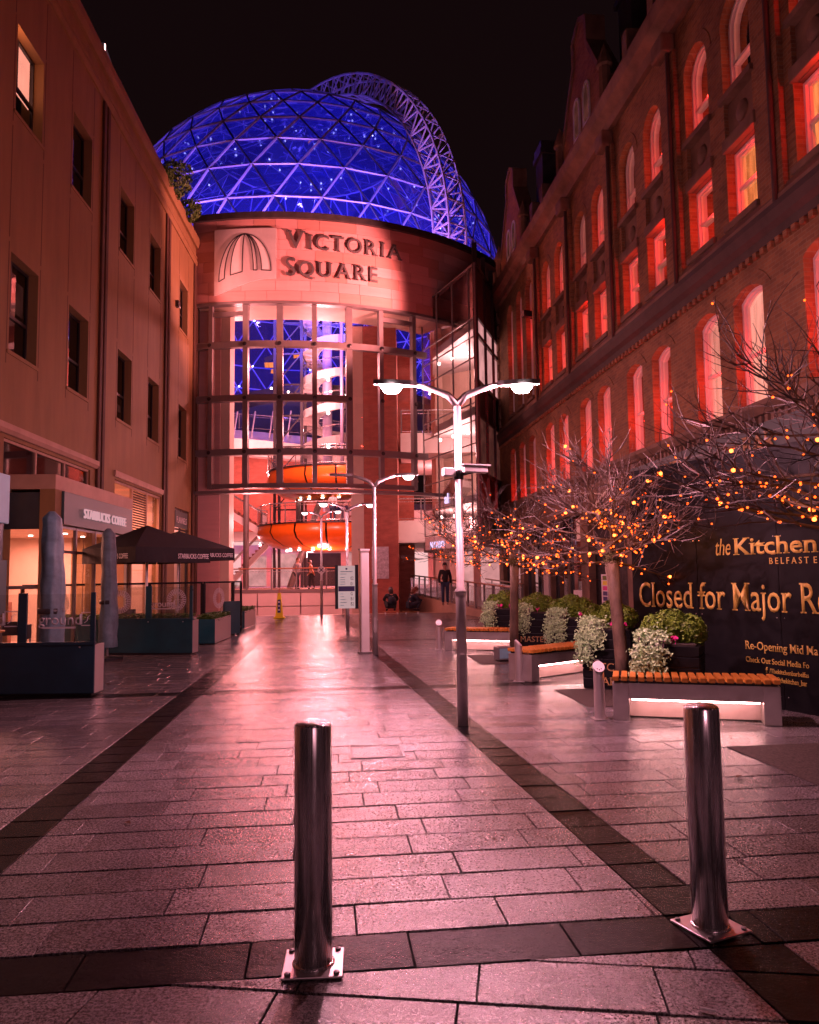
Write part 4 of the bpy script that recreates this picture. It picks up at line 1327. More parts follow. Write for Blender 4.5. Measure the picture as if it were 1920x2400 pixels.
# orange pods
def pod(name, label, c, R, zr, zb):
    o = thing(name, label, 'balcony', (c[0], c[1], zr))
    d = zr - zb
    pr = [(R, 0.0), (R * 1.02, -d * 0.28), (R * 0.97, -d * 0.52), (R * 0.82, -d * 0.78), (R * 0.55, -d * 0.95), (0.05, -d)]
    n = 16
    for i in range(n):
        a0 = 2 * PI * i / n + 0.012; a1 = 2 * PI * (i + 1) / n - 0.012
        MB().lathe(pr, 3, (0, 0), a0, a1).build('panel', 'orange_pod', o, smooth=True)
    MB().lathe([(0, -d + 0.06), (R * 0.54, -d * 0.92), (R * 0.8, -d * 0.75), (R * 0.94, -d * 0.5), (R * 0.98, -0.05), (0, -0.05)], 32).build('shell_core', 'frame_dark', o)
    MB().lathe([(R * 0.9, 0.02), (R * 1.02, 0.0), (R * 1.02, 0.08), (R * 0.9, 0.08)], 48).build('rim', 'frame_dark', o)
    MB().lathe([(0, 0.03), (R * 0.98, 0.03)], 32).build('floor', 'limestone_pale', o)
    for k in range(9):
        a = PI + PI * (k + 0.5) / 9
        MB().lathe([(0.0, 0.0), (0.09, 0.0), (0.09, 0.05)], 8, (R * 0.62 * math.cos(a), R * 0.62 * math.sin(a))).build('downlight', 'downlight', o).location.z = -d * 0.965
    pts = [(c[0] + R * math.cos(a), c[1] + R * math.sin(a), zr + 0.08) for a in [PI * 0.9 + PI * 1.2 * k / 14 for k in range(15)]]
    railing('pod_railing', 'curved glass railing on the ' + label.split(' with ')[0], pts, 1.1, hand='steel', step=0.9, post=0.04)
    return o
pod('balcony_pod', 'upper orange balcony pod with glass rail', (-4.2, 48.5), 4.7, 8.0, 6.2)
pod('balcony_pod', 'lower orange balcony pod with tables', (-4.6, 46.8), 4.6, 4.55, 3.05)
# helical stair
HS = thing('helical_stair', 'white helical staircase winding up inside the glass wall', 'staircase', (-5.55, 52.0, 0))
def helix(r0, r1, z0, z1, pitch, th, a0=0.0, n=16):
    m_ = MB(); tot = int((z1 - z0) / pitch * n)
    pr = None
    for i in range(tot + 1):
        a = a0 + 2 * PI * i / n; z = z0 + pitch * i / n
        ring = [(r0 * math.cos(a), r0 * math.sin(a), z), (r1 * math.cos(a), r1 * math.sin(a), z), (r1 * math.cos(a), r1 * math.sin(a), z + th), (r0 * math.cos(a), r0 * math.sin(a), z + th)]
        if pr: m_.add(pr + ring, [(0, 1, 5, 4), (1, 2, 6, 5), (2, 3, 7, 6), (3, 0, 4, 7)])
        pr = ring
    return m_
helix(0.62, 1.85, 8.6, 22, 2.28, 0.16).build('soffit', 'white_paint', HS, fix=True)
helix(1.80, 1.88, 8.5, 21.9, 2.28, 0.55).build('stringer', 'white_paint', HS, fix=True)
helix(1.83, 1.87, 9.75, 23, 2.28, 0.05).build('handrail', 'steel', HS, fix=True)
MB().tube([(0, 0, 6), (0, 0, 24)], 0.34, 14).build('column', 'strut', HS, smooth=True)
MB().tube([(1.15, -1.7, 5), (1.15, -1.7, 24)], 0.12, 10).build('mast', 'strut', HS, smooth=True)
for k in range(5):
    o = MB().ico((0.2, -1.3, 10.2 + 2.28 * k), 0.12).build('stair_lamp', 'downlight', HS)
LS = thing('lift_shaft', 'dark open steel lift shaft beside the helical stair', 'lift', (-8.0, 50.5, 0))
for x, y in ((-0.9, 0), (0.9, 0), (-0.9, 1.8), (0.9, 1.8)): box('shaft_post', 'strut_dark', LS, x - 0.09, x + 0.09, y - 0.09, y + 0.09, 0, 24)
for k in range(9):
    b_ = MB(); z = 6 + 2.1 * k
    b_.bar((-0.9, 0, z), (0.9, 0, z), 0.1); b_.bar((-0.9, 0, z), (0.9, 0, z + 2.1), 0.07); b_.bar((0.9, 0, z), (0.9, 1.8, z), 0.08)
    b_.build('shaft_bracing', 'strut_dark', LS)
# ring gallery and walls inside
GA = thing('ring_gallery', 'pale curved gallery edge with brick wall below inside the centre', 'gallery')
box('brick_wall', 'brick_inner', GA, -16, -5.6, 57.0, 57.5, 5.0, 10.9)
m = MB()
for i in range(14):
    a = -0.5 + i * 0.12
pr = None
for i in range(15):
    x = -17 + i * 0.95; y = 55.2 + 0.02 * (i - 4) ** 2; z = 12.7 - 0.085 * i
    ring = [(x, y, z), (x, y - 0.9, z - 0.75), (x, y, z - 1.8), (x, y + 1.2, z - 1.8), (x, y + 1.2, z)]
    if pr: m.add(pr + ring, [(0, 1, 6, 5), (1, 2, 7, 6), (2, 3, 8, 7), (0, 5, 9, 4)])
    pr = ring
m.build('gallery_edge', 'white_paint', GA, fix=True)
for i in range(7):
    MB().ico((-15.5 + i * 1.9, 54.3, 11.0 - 0.16 * i), 0.11).build('gallery_lamp', 'downlight', GA)
for i in range(10):
    MB().bar((-16.5 + i * 1.3, 54.6, 11.6), (-16.3 + i * 1.3, 55.0, 13.6), 0.07).build('gallery_fin', 'white_paint', GA)
railing('gallery_railing', 'thin steel railing on the pale curved gallery', [(-17, 55.3, 12.8), (-10, 55.3, 12.2), (-4, 56.5, 11.6)], 1.1, hand='steel', step=2.5)
box('dark_backdrop', 'strut_dark', GA, -22, 6, 80, 80.4, -3, 9) 
# lattice roof seen low on the left
LR = thing('lattice_roof', 'low glazed roof with tangled blue lit struts behind the left of the atrium', 'roof', (0, 62, 0))
for k in range(46):
    x = rb.uniform(-16, -8.2); z = rb.uniform(6.2, 9.0); a = rb.uniform(0, PI)
    ln = rb.uniform(1.2, 2.6)
    dx, dz = math.cos(a) * ln / 2, math.sin(a) * ln / 2
    MB().tube([(x - dx, rb.uniform(0, 1.5), z - dz), (x + dx, rb.uniform(0, 1.5), z + dz)], 0.06, 4).build('roof_strut', 'strut', LR)
box('roof_glass', 'dome_glass', LR, -17, -7, 2.0, 2.05, 5.8, 9.4)
lamp('POINT', (-12, -1.2, 7.6), 900, (0.22, 0.16, 1.0), LR, 0.3); lamp('POINT', (-9.5, -1.0, 7.2), 700, (0.22, 0.16, 1.0), LR, 0.3); lamp('POINT', (-14.5, -1.0, 7.2), 500, (0.22, 0.16, 1.0), LR, 0.3)
# cinema sign wall
CW = thing('sign_wall', 'pale wall lettered for cinema and restaurants above the middle level', 'sign', (0, 58, 0))
box('panel', 'cladding', CW, -17, 2, 0, 0.3, 4.2, 6.5)
text('lettering', 'CINEMA & RESTAURANTS', 1.15, 'ink', (-14.35, -0.03, 5.05), (1, 0, 0), parent=CW, ext=0.02, serif=True)
box('light_cove', 'shop_white', CW, -15, 1.5, -0.25, -0.1, 4.0, 4.25)
# upper back wall, shop fronts and lit ceilings
BK = thing('atrium_shops', 'bright pink lit shopfronts at the back of the atrium', 'shopfront', (0, 60, 0))
box('back_wall', 'cream', BK, -22, 8, 0.5, 1.0, -3.6, 5.6)
for x0, x1, z0, z1, mt in ((-15.5, -13.2, 1.0, 3.4, 'shop_white'), (-12.8, -11.2, 0.9, 3.2, 'shop_light'), (-10.9, -8.9, 0.9, 3.4, 'shop_light'), (-8.4, -5.4, 0.9, 3.4, 'room_dark'), (-5.0, -2.0, 0.9, 3.4, 'shop_light'), (-1.4, 1.4, 0.9, 3.4, 'shop_white')):
    box('shop_window', mt, BK, x0, x1, 0.2, 0.45, z0, z1)
for x in (-15.8, -13.0, -11.0, -8.65, -5.2, -1.7, 1.6):
    box('shop_pier', 'sandstone_b', BK, x - 0.2, x + 0.2, 0.0, 0.5, 0, 4.2)
box('floor', 'limestone_pale', BK, -22, 8, -13, 0.5, 0.6, 0.85)
text('shop_lettering', 'PAUL', 0.6, 'ink', (-12.7, 0.15, 3.0), (1, 0, 0), parent=BK, ext=0.02) if False else None
# raking steel props and columns
for i, (a, b, r_, lb) in enumerate((((-7.2, 46, 0.9), (-5.4, 47, 6.4), 0.2, 'raking steel prop under the lower pod on the left'), ((-2.0, 46, 0.9), (-3.4, 46.5, 4.6), 0.2, 'raking steel prop beside the right brick pier'), ((-9.6, 45, 0.9), (-9.6, 45, 8.2), 0.17, 'slender grey column left of the orange pods'), ((-6.9, 47.5, 4.5), (-6.9, 47.5, 7.6), 0.15, 'dark column standing on the lower pod'))):
    o = MB().tube([(0, 0, 0), Vector(b) - Vector(a)], r_, 12).build('steel_column', 'steel_paint', None, smooth=True)
    o.location = a; tag(o, lb, 'column')
# stairs on the left and right
def flight(name, label, a, b, wd, n=14, soff='white_paint'):
    a, b = Vector(a), Vector(b)
    o = thing(name, label, 'staircase', a)
    d = b - a; h = Vector((d.x, d.y, 0)); sd = Vector((-h.y, h.x, 0)).normalized() * wd / 2
    m_ = MB(); v_ = Vector((0, 0, -0.45))
    m_.add([-sd, sd, d + sd, d - sd, -sd + v_, sd + v_, d + sd + v_, d - sd + v_], [(0, 1, 2, 3), (4, 7, 6, 5), (0, 4, 5, 1), (1, 5, 6, 2), (2, 6, 7, 3), (3, 7, 4, 0)])
    m_.build('flight', soff, o)
    for i in range(n):
        c = d * (i + 0.5) / n
        MB().obox(c + Vector((0, 0, 0.05)), sd * 0.96, h / n * 0.5, Vector((0, 0, 0.06))).build('tread', 'carpet', o)
    for sgn in (-1, 1):
        MB().tube([sd * sgn * 0.95 + Vector((0, 0, 1.0)), d + sd * sgn * 0.95 + Vector((0, 0, 1.0))], 0.04, 6).build('handrail', 'steel', o)
        g_ = MB(); q = sd * sgn * 0.95
        g_.add([q + Vector((0, 0, .15)), d + q + Vector((0, 0, .15)), d + q + Vector((0, 0, .95)), q + Vector((0, 0, .95))], [(0, 1, 2, 3)]); g_.build('glass_side', 'glass', o)
    return o
flight('stair_flight', 'pale stair rising from the lower pod to the left', (-8.6, 46, 4.3), (-13.0, 45.5, 7.0), 1.6)
flight('stair_flight', 'stair rising from the floor at the far left of the atrium', (-12.2, 50, 0.9), (-9.3, 50.5, 4.0), 1.5)
flight('stair_flight', 'pale stair with sloping soffit rising right from the lower pod', (-3.6, 43.4, 4.5), (-0.2, 43.2, 7.6), 1.9)
flight('stair_flight', 'stair climbing the right brick wall behind the trees', (1.2, 40.5, 3.2), (3.2, 38.6, 6.4), 1.4)
# gallery on the right side of the atrium
RG = thing('side_gallery', 'pale gallery slabs with railings along the right side of the atrium', 'gallery')
box('slab', 'cladding', RG, -0.4, 6, 37.5, 46, 7.6, 8.6)
box('slab', 'cladding', RG, -1.0, 6, 38.0, 46, 3.2, 4.3)
box('back_wall', 'cream', RG, 2.2, 2.5, 33.0, 37.4, 4.4, 14) if False else None
railing('side_gallery_railing', 'dark posted glass railing on the upper right gallery', [(-0.35, 37.6, 8.6), (5.0, 37.6, 8.6)], 1.15, hand='steel')
railing('side_gallery_railing', 'dark posted railing on the lower right gallery', [(-0.9, 38.1, 4.3), (5.0, 38.1, 4.3)], 1.1, hand='steel')
IN = thing('atrium_lighting', 'recessed ceiling lights inside the atrium', 'ceiling light')
for k in range(12):
    MB().ico((-8.5 + 0.9 * k, 47 + (k % 3), 13.3), 0.08).build('ceiling_lamp', 'downlight', IN)
for (x, y, z, e_) in ((-9.0, 38, 12.5, 1000), (-8.0, 35.6, 3.0, 170), (-4.5, 39, 12.5, 900), (-5, 44, 2.9, 260), (-4.2, 41, 9.5, 500), (-11, 52, 9, 700), (-7, 53, 3.2, 330), (-12.5, 52, 3.0, 300), (-1.2, 52, 6, 500), (-5.5, 48, 14, 700), (2.0, 42, 6.8, 350), (2, 42, 12, 350), (-3, 36.5, 4.2, 170), (-7.5, 36.5, 4.2, 200)):
    lamp('POINT', (x, y, z), e_ * 2.2, (1.0, 0.29, 0.29), IN, 0.35, 'atrium_light')

# ---------------------------------------------------------------- glass annex on the right, angled towards the street
AX = thing('glass_annex', 'angled glass walled shopping block between the curved sign and the brick warehouse', 'building')
P1, P2 = Vector((0.72, 36.1, 0)), Vector((2.83, 31.2, 0)); P3 = Vector((4.5, 36.3, 0))
dv = P2 - P1
def ax(t, z, off=0.0):
    n_ = Vector((dv.y, -dv.x, 0)).normalized()
    return P1 + dv * t + Vector((0, 0, z)) + n_ * off
TS = [0, 0.305, 0.605, 0.90, 1.0]
ZS = [3.4, 4.6, 5.8, 7.0, 7.95, 8.7, 10.6, 11.5, 12.3, 14.55]
for i, t in enumerate(TS):
    MB().bar(ax(t, 3.4), ax(t, 14.6), 0.06 if i < 4 else 0.12, 0.07).build('mullion', 'steel_paint', AX)
for z in ZS:
    MB().bar(ax(0, z), ax(1, z), 0.05).build('transom', 'steel_paint', AX)
for t0, t1 in zip(TS, TS[1:]):
    for z0, z1 in zip(ZS, ZS[1:]):
        g_ = MB(); g_.add([ax(t0 + .01, z0 + .04), ax(t1 - .01, z0 + .04), ax(t1 - .01, z1 - .04), ax(t0 + .01, z1 - .04)], [(0, 1, 2, 3)]); g_.build('pane', 'glass_mirror', AX)
# street-end return
d2 = P3 - P2
def rx(t, z): return P2 + d2 * t + Vector((0, 0, z))
for t in (0.02, 0.32, 0.62, 0.98):
    MB().bar(rx(t, 3.0), rx(t, 15.5), 0.16, 0.2).build('mullion', 'frame_dark', AX)
for z in (3.2, 5.8, 8.2, 9.6, 11.6, 12.4, 14.6):
    MB().bar(rx(0, z), rx(1, z), 0.16).build('transom', 'frame_dark', AX)
for (t0, t1, z0, z1, mt) in ((0.05, .95, 3.2, 5.8, 'frame_dark'), (0.05, .95, 5.8, 8.2, 'win_dim'), (.05, .95, 8.2, 9.6, 'frame_dark'), (.05, .95, 9.6, 11.5, 'shop_light'), (.05, .95, 11.7, 12.4, 'shop_light'), (.05, .95, 12.4, 14.6, 'lead')):
    m = MB(); m.add([rx(t0, z0), rx(t1, z0), rx(t1, z1), rx(t0, z1)], [(0, 1, 2, 3)]); m.build('return_panel', mt, AX)
m = MB(); m.prism([(P1.x + .3, P1.y + .3), (P2.x + .05, P2.y + .3), (P3.x - .1, P3.y), (P3.x, P3.y + 4), (P1.x + .6, P1.y + 4)], 14.6, 14.8, 'xy'); m.build('roof', 'lead', AX, fix=True)
for z in (4.6, 8.3, 12.0):
    m = MB(); m.prism([(P1.x + .5, P1.y + .2), (P2.x + .02, P2.y + .5), (P3.x - .2, P3.y), (P3.x, P3.y + 4), (P1.x + .6, P1.y + 4)], z, z + 0.35, 'xy'); m.build('floor_slab', 'white_paint', AX, fix=True)
m = MB(); m.bar((1.6, 39.5, 3), (1.6, 39.5, 14.5), 0.4); m.build('column', 'cream', AX)
for z, n_ in ((8.1, 3), (11.8, 3), (4.4, 2)):
    for k in range(n_):
        MB().ico((1.5 + 0.6 * k, 36.2 - 0.9 * k, z - 0.1), 0.09).build('downlight', 'downlight', AX)
    lamp('POINT', (2.6, 35.6, z - 0.8), 420, (1, 0.4, 0.38), AX, 0.3)
m = MB(); m.add([(1.2, 40, 3), (4.6, 37.5, 3), (4.6, 37.5, 14.5), (1.2, 40, 14.5)], [(0, 1, 2, 3)]); m.build('interior_wall', 'cream', AX)
m = MB(); m.prism([(P1.x, P1.y), (P2.x, P2.y), (P3.x, P3.y), (P1.x + 2, P1.y + 4)], 2.75, 3.35, 'xy'); m.build('canopy', 'cladding', AX, fix=True)
a_dir = dv.normalized()
text('shop_lettering', 'N SABO', 0.42, 'neon', ax(0.12, 2.82, 0.03), a_dir, parent=AX, ext=0.03)
text('shop_lettering', 'al', 0.62, 'neon', ax(0.42, 4.75, 0.03) , a_dir, parent=AX, ext=0.03, bold=0.02)
box('shop_interior', 'shop_light', AX, 2.2, 4.4, 36.6, 36.7, 0.3, 2.7)
# shop row under the annex
for x, y in ((1.6, 34.4), (2.75, 31.7)):
    box('column', 'cream', AX, x - 0.14, x + 0.14, y - 0.14, y + 0.14, 0.1, 2.75)
# ---------------------------------------------------------------- steel bollards
def bollard(x, y, rz, label):
    o = thing('steel_bollard', label, 'bollard', (x, y, 0), rz, 'stainless bollards')
    MB().lathe([(0.078, 0.014), (0.078, 0.974), (0.0765, 0.977)], 48).build('tube', 'steel', o, smooth=True)
    MB().lathe([(0.0765, 0.977), (0.074, 0.981), (0.062, 0.989), (0.044, 0.995), (0.022, 0.999), (0.0, 1.0)], 48).build('domed_cap', 'steel_wet', o, smooth=True)
    box('base_plate', 'steel_bright', o, -0.122, 0.122, -0.122, 0.122, 0.004, 0.014, bevel=0.003)
    MB().lathe([(0.088, 0.014), (0.084, 0.021), (0.079, 0.024)], 40).build('weld', 'steel', o, smooth=True)
    for sx in (-1, 1):
        for sy in (-1, 1):
            MB().lathe([(0.0125, 0.014), (0.0125, 0.023), (0.0, 0.025)], 6, (sx * 0.098, sy * 0.098)).build('bolt', 'steel_paint', o)
    return o
m, n, b = nt('steel_wet')
b.inputs['Base Color'].default_value = (0.55, 0.52, 0.52, 1); b.inputs['Metallic'].default_value = 1; b.inputs['Roughness'].default_value = 0.18
vv = n.nodes.new('ShaderNodeTexVoronoi'); vv.inputs['Scale'].default_value = 160
L(n, coords(n), vv.inputs['Vector']); bump(n, b, vv.outputs['Distance'], 0.9, 0.004)
M['steel_wet'] = m
bollard(-0.42, 3.31, 0.06, 'stainless steel bollard on square plate left of centre in the foreground')
bollard(1.33, 3.60, 0.42, 'stainless steel bollard on twisted square plate at the right foreground')
# cigarette end on the paving
o = MB().tube([(0, 0, 0), (0.05, -0.02, 0)], 0.005, 8).build('cigarette_end', 'white_text', None); o.location = (1.04, 2.95, 0.008)
tag(o, 'tiny cigarette end lying on the nearest slabs right of centre', 'litter')

for k, (lx, ly) in enumerate(((-3.6, 10.2), (-3.9, 9.7), (-4.6, 11.9), (-3.2, 13.0), (2.5, 6.1), (1.2, 9.6), (3.1, 7.6), (-1.9, 5.2))):
    o = MB(); leaf_ = [(0, 0, 0), (0.03, 0.018, 0.012), (0.075, 0.0, 0.004), (0.035, -0.02, 0.010)]
    o.add(leaf_ + [(x_, y_, z_ - 0.001) for x_, y_, z_ in leaf_], [(0, 1, 2), (0, 2, 3), (4, 6, 5), (4, 7, 6)])
    o = o.build('fallen_leaf', 'hair_ginger', None); o.location = (lx, ly, 0.006); o.rotation_euler = (0, 0, k * 1.7)
    tag(o, 'small brown fallen leaf lying on the wet paving', 'leaf', 'fallen leaves on the paving')
# ---------------------------------------------------------------- lamp posts
def blade(mb, a, b, w):
    """flat tapering luminaire blade from a outwards to b"""
    a, b = Vector(a), Vector(b); d = b - a
    sd = Vector((0, 1, 0))
    pts = []
    for t, k in ((0, 0.35), (0.15, 0.8), (0.45, 1.0), (0.8, 0.9), (1.0, 0.45)):
        c = a + d * t
        pts.append((c, w * k))
    for (c0, w0), (c1, w1) in zip(pts, pts[1:]):
        for z0, z1 in ((0.0, 0.05),):
            vs = [c0 - sd * w0, c1 - sd * w1, c1 + sd * w1, c0 + sd * w0]
            vs2 = [v + Vector((0, 0, 0.05)) for v in vs]
            mb.add(vs + vs2, [(0, 3, 2, 1), (4, 5, 6, 7), (0, 1, 5, 4), (2, 3, 7, 6), (1, 2, 6, 5), (3, 0, 4, 7)])
def street_lamp(x, y, H, rz, label, lit=(True, True), energy=380, glow='lamp_glow', sc=1.0):
    o = thing('street_lamp', label, 'street lamp', (x, y, 0), rz, 'twin arm street lamps')
    MB().lathe([(0.058, 0.0), (0.055, 1.35), (0.055, 1.40), (0.062, 1.405), (0.062, 1.43), (0.042, 1.45), (0.040, H)], 20).build('pole', 'lamp_paint', o, smooth=True)
    box('access_door', 'lamp_paint', o, -0.03, 0.03, -0.062, -0.05, 0.45, 0.75)
    for i, sg in enumerate((-1, 1)):
        ar = MB().tube([(0, 0, H - 0.06), (sg * 0.10, 0, H + 0.05), (sg * 0.28, 0, H + 0.12), (sg * 0.46, 0, H + 0.17)], [0.045, 0.04, 0.034, 0.028], 10)
        ar.build('arm', 'lamp_paint', o, smooth=True)
        bl = MB(); blade(bl, (sg * 0.44, 0, H + 0.15), (sg * 0.92, 0, H + 0.17), 0.075)
        hd = bl.build('lamp_head', 'steel_paint', o)
        if lit[i]:
            MB().lathe([(0.0, -0.045), (0.05, -0.04), (0.075, -0.015), (0.08, 0.0)], 16).build('diffuser', glow, hd, smooth=True)
            df = hd.children[-1]; df.location = (sg * 0.72, 0, H + 0.155); df.scale = (1.5 * sc, 1.1 * sc, 1.9 * sc)
            lamp('POINT', (sg * 0.72, 0, H + 0.06), energy, PINK, o, 0.07, 'street_light')
    return o
street_lamp(0.54, 8.33, 3.52, 0.04, 'tall twin arm lamp post with camera, brightly lit, right of centre', energy=860)
street_lamp(2.6, -6.7, 3.5, 0.0, 'added unseen twin arm lamp post behind the viewpoint', energy=260)  # unseen lamp added to light the bollard fronts and give them reflections
street_lamp(-0.73, 15.81, 3.50, 0.05, 'twin arm lamp post beside the white totem with only one arm lit', (False, True), energy=640, glow='lamp_glow_far')
street_lamp(-1.89, 23.12, 3.60, 0.3, 'twin arm lamp post carrying the level directory board', energy=240, glow='lamp_glow_far')
street_lamp(-3.53, 30.6, 4.0, -0.3, 'farthest twin arm lamp post at the head of the steps', energy=130, glow='lamp_glow_far')
# camera and clamps on the first post
cc = thing('security_camera', 'white security camera clamped to the nearest lamp post', 'camera', (0.54, 8.33, 2.68), 0.35)
MB().lathe([(0.056, -0.05), (0.056, 0.05)], 16).build('clamp', 'frame_dark', cc)
box('housing', 'white_text', cc, 0.02, 0.30, -0.13, -0.05, 0.02, 0.10, bevel=0.012)
box('hood', 'white_text', cc, 0.0, 0.33, -0.135, -0.045, 0.10, 0.112)
MB().bar((0.0, 0, 0.0), (0.14, -0.09, 0.03), 0.03).build('bracket', 'frame_dark', cc)
box('junction_box', 'white_text', cc, -0.2, -0.06, -0.08, 0.0, -0.02, 0.07, bevel=0.01)
# directory board on the third post
DB = thing('directory_board', 'tall level directory board with dark edges fixed to a lamp post', 'sign', (-1.90, 22.98, 0), 0.03)
m = MB()
pts = [(-0.66, 0.02), (-0.4, -0.06), (0.0, -0.09), (0.4, -0.06), (0.66, 0.02)]
for (x0, y0), (x1, y1) in zip(pts[1:-1], pts[2:-1]):
    m.add([(x0, y0, 0.38), (x1, y1, 0.38), (x1, y1, 1.62), (x0, y0, 1.62)], [(0, 1, 2, 3)])
m = MB(); m.prism([(-0.45, -0.05), (-0.2, -0.085), (0, -0.095), (0.2, -0.085), (0.45, -0.05), (0.45, 0.0), (-0.45, 0.0)], 0.42, 1.92, 'xy'); m.build('face', 'sign_lit', DB, fix=True)
for sg in (-1, 1):
    m = MB(); m.prism([(sg * 0.45, -0.055), (sg * 0.62, 0.0), (sg * 0.62, 0.05), (sg * 0.45, 0.0)], 0.40, 1.95, 'xy'); m.build('edge', 'navy_paint', DB, fix=True)
box('highlight_band', 'ink_blue', DB, -0.43, 0.43, -0.105, -0.098, 1.02, 1.20)
box('emblem', 'ink_blue', DB, -0.05, 0.05, -0.105, -0.098, 1.78, 1.84)
for body, z in (('02', 1.42), ('01', 1.225), ('G', 0.88), ('B1', 0.70), ('B2', 0.52)):
    text('level_number', body, 0.17, 'ink', (0.21, -0.108, z), (1, 0, 0), parent=DB, ext=0.003)
for z in (1.62, 1.50, 1.42, 1.34, 1.26, 0.92, 0.82, 0.72, 0.62, 0.52):
    box('text_line', 'sign_pale', DB, -0.33, -0.33 + 0.14 + 0.2 * ((z * 37) % 1), -0.1, -0.094, z, z + 0.018)
box('title_line', 'sign_pale', DB, -0.32, 0.32, -0.102, -0.096, 1.70, 1.725)
box('clip', 'steel_paint', DB, -0.1, 0.1, 0.0, 0.1, 1.0, 1.08)
DB.scale = (0.56, 0.8, 0.84); DB.location.z = 0.29
# white totem
TT = thing('totem', 'tall white rectangular totem beside the second lamp post', 'totem', (-0.96, 16.1, 0), 0.35)
box('shaft', 'white_paint', TT, -0.085, 0.085, -0.06, 0.06, 0.03, 2.12, bevel=0.006)
box('side_strip', 'steel_bright', TT, -0.10, -0.087, -0.055, 0.055, 0.03, 2.10)
box('cap', 'white_paint', TT, -0.11, 0.10, -0.075, 0.075, 2.12, 2.16)
box('foot', 'steel_paint', TT, -0.13, 0.13, -0.1, 0.1, 0.004, 0.03)
# round no-entry style plate on the fourth post
o = MB().lathe([(0.0, -0.015), (0.15, -0.015), (0.15, 0.0)], 24).build('round_sign', 'white_paint', None)
o.location = (-3.52, 30.5, 1.85); o.rotation_euler = (PI / 2, 0, 0); tag(o, 'small round white plate with a cross on the farthest lamp post', 'sign')
cr = MB(); cr.bar((-0.08, -0.08, 0.012), (0.08, 0.08, 0.012), 0.03, 0.01, (0, 0, 1)); cr.bar((-0.08, 0.08, 0.012), (0.08, -0.08, 0.012), 0.03, 0.01, (0, 0, 1)); cr.build('cross', 'ink', o)

# ---------------------------------------------------------------- benches with LED strips
def bench(x, y, rz, Ln, label, wood=True, nsl=19):
    o = thing('bench', label, 'bench', (x, y, 0), rz, 'steel benches with slatted seats')
    dp = 0.46
    box('end_leg', 'steel_bench', o, 0, 0.17, 0, dp, 0.004, 0.40, bevel=0.006)
    box('end_leg', 'steel_bench', o, Ln - 0.17, Ln, 0, dp, 0.004, 0.40, bevel=0.006)
    box('front_beam', 'steel_bench', o, 0.17, Ln - 0.17, 0.002, 0.03, 0.235, 0.40)
    box('back_beam', 'steel_bench', o, 0.17, Ln - 0.17, dp - 0.03, dp - 0.002, 0.235, 0.40)
    box('kick_panel', 'kick', o, 0.17, Ln - 0.17, 0.20, 0.22, 0.02, 0.38)
    box('led_strip', 'led_strip', o, 0.2, Ln - 0.2, 0.034, 0.052, 0.216, 0.226)
    lamp('AREA', (Ln / 2, 0.105, 0.285), 0.5 * Ln, (1, 0.42, 0.40), o, size=Ln - 0.4, size_y=0.05, name='led_light')
    pitch = (Ln + 0.02) / nsl
    base = MB().box(-pitch * 0.36, pitch * 0.36, -0.02, dp + 0.02, 0, 0.05).mesh('slat'); base.materials.append(M['timber'])
    for i in range(nsl):
        s = put('slat', base, None, o, bevel=0.006); s.location = (-0.01 + pitch * (i + 0.5), rnd.uniform(-0.004, 0.004), 0.425 + rnd.uniform(-0.002, 0.002)); s.rotation_euler = (0, 0, rnd.uniform(-0.006, 0.006))
    box('bearer', 'frame_dark', o, 0.02, Ln - 0.02, 0.03, 0.07, 0.40, 0.425)
    box('bearer', 'frame_dark', o, 0.02, Ln - 0.02, dp - 0.07, dp - 0.03, 0.40, 0.425)
    return o
mat('steel_bench', (0.60, 0.56, 0.55), 0.38, 0.85, var=0.12, scale=4, rvar=0.1)
bench(2.19, 8.51, math.atan2(-0.46, 1.6), 1.68, 'nearest slatted bench with glowing underside in front of the hoarding')
bench(1.77, 11.47, math.atan2(0.87, 1.05), 1.75, 'middle slatted bench turned away, beside the BAR planter')
bench(0.71, 16.41, math.atan2(-0.64, 1.55), 1.85, 'farthest low bench with a bright white front panel')
# ---------------------------------------------------------------- cigarette bins
def ashbin(x, y, rz, label, tilt=0.6):
    o = thing('cigarette_bin', label, 'cigarette bin', (x, y, 0), rz, 'steel cigarette bins')
    m_ = MB(); n_ = 24; r_ = 0.058
    lo = [(r_ * math.cos(2 * PI * k / n_), r_ * math.sin(2 * PI * k / n_), 0.0) for k in range(n_)]
    hi = [(a, b, 0.56 + (b / r_) * r_ * math.tan(tilt) * 0.9) for a, b, _ in lo]
    m_.add(lo + hi, [(k, (k + 1) % n_, n_ + (k + 1) % n_, n_ + k) for k in range(n_)])
    m_.build('tube', 'steel_bright', o, smooth=True)
    d_ = MB().lathe([(0.0, 0.012), (0.066, 0.012), (0.066, 0.0), (0.0, 0.0)], 28).build('slanted_lid', 'white_text', o)  # steel lid coloured white to stand for the lamp reflection on it
    d_.location = (0, 0, 0.565); d_.rotation_euler = (tilt, 0, 0)
    for hx, hy in ((-0.022, -0.028), (0.0, -0.040), (0.022, -0.028)):
        MB().lathe([(0.0, 0.0135), (0.007, 0.0135), (0.007, 0.012)], 10, (hx, hy)).build('hole', 'ink', d_)
    box('foot', 'steel_bright', o, -0.085, 0.085, -0.085, 0.085, 0.003, 0.012)
    return o
ashbin(2.06, 8.58, 0.1, 'steel cigarette bin with round slanted lid at the nearest bench', 1.0)
ashbin(1.60, 11.60, 1.3, 'steel cigarette bin turned sideways at the middle bench', 0.8)
ashbin(0.60, 16.71, 0.0, 'steel cigarette bin standing by the farthest bench', 1.0)
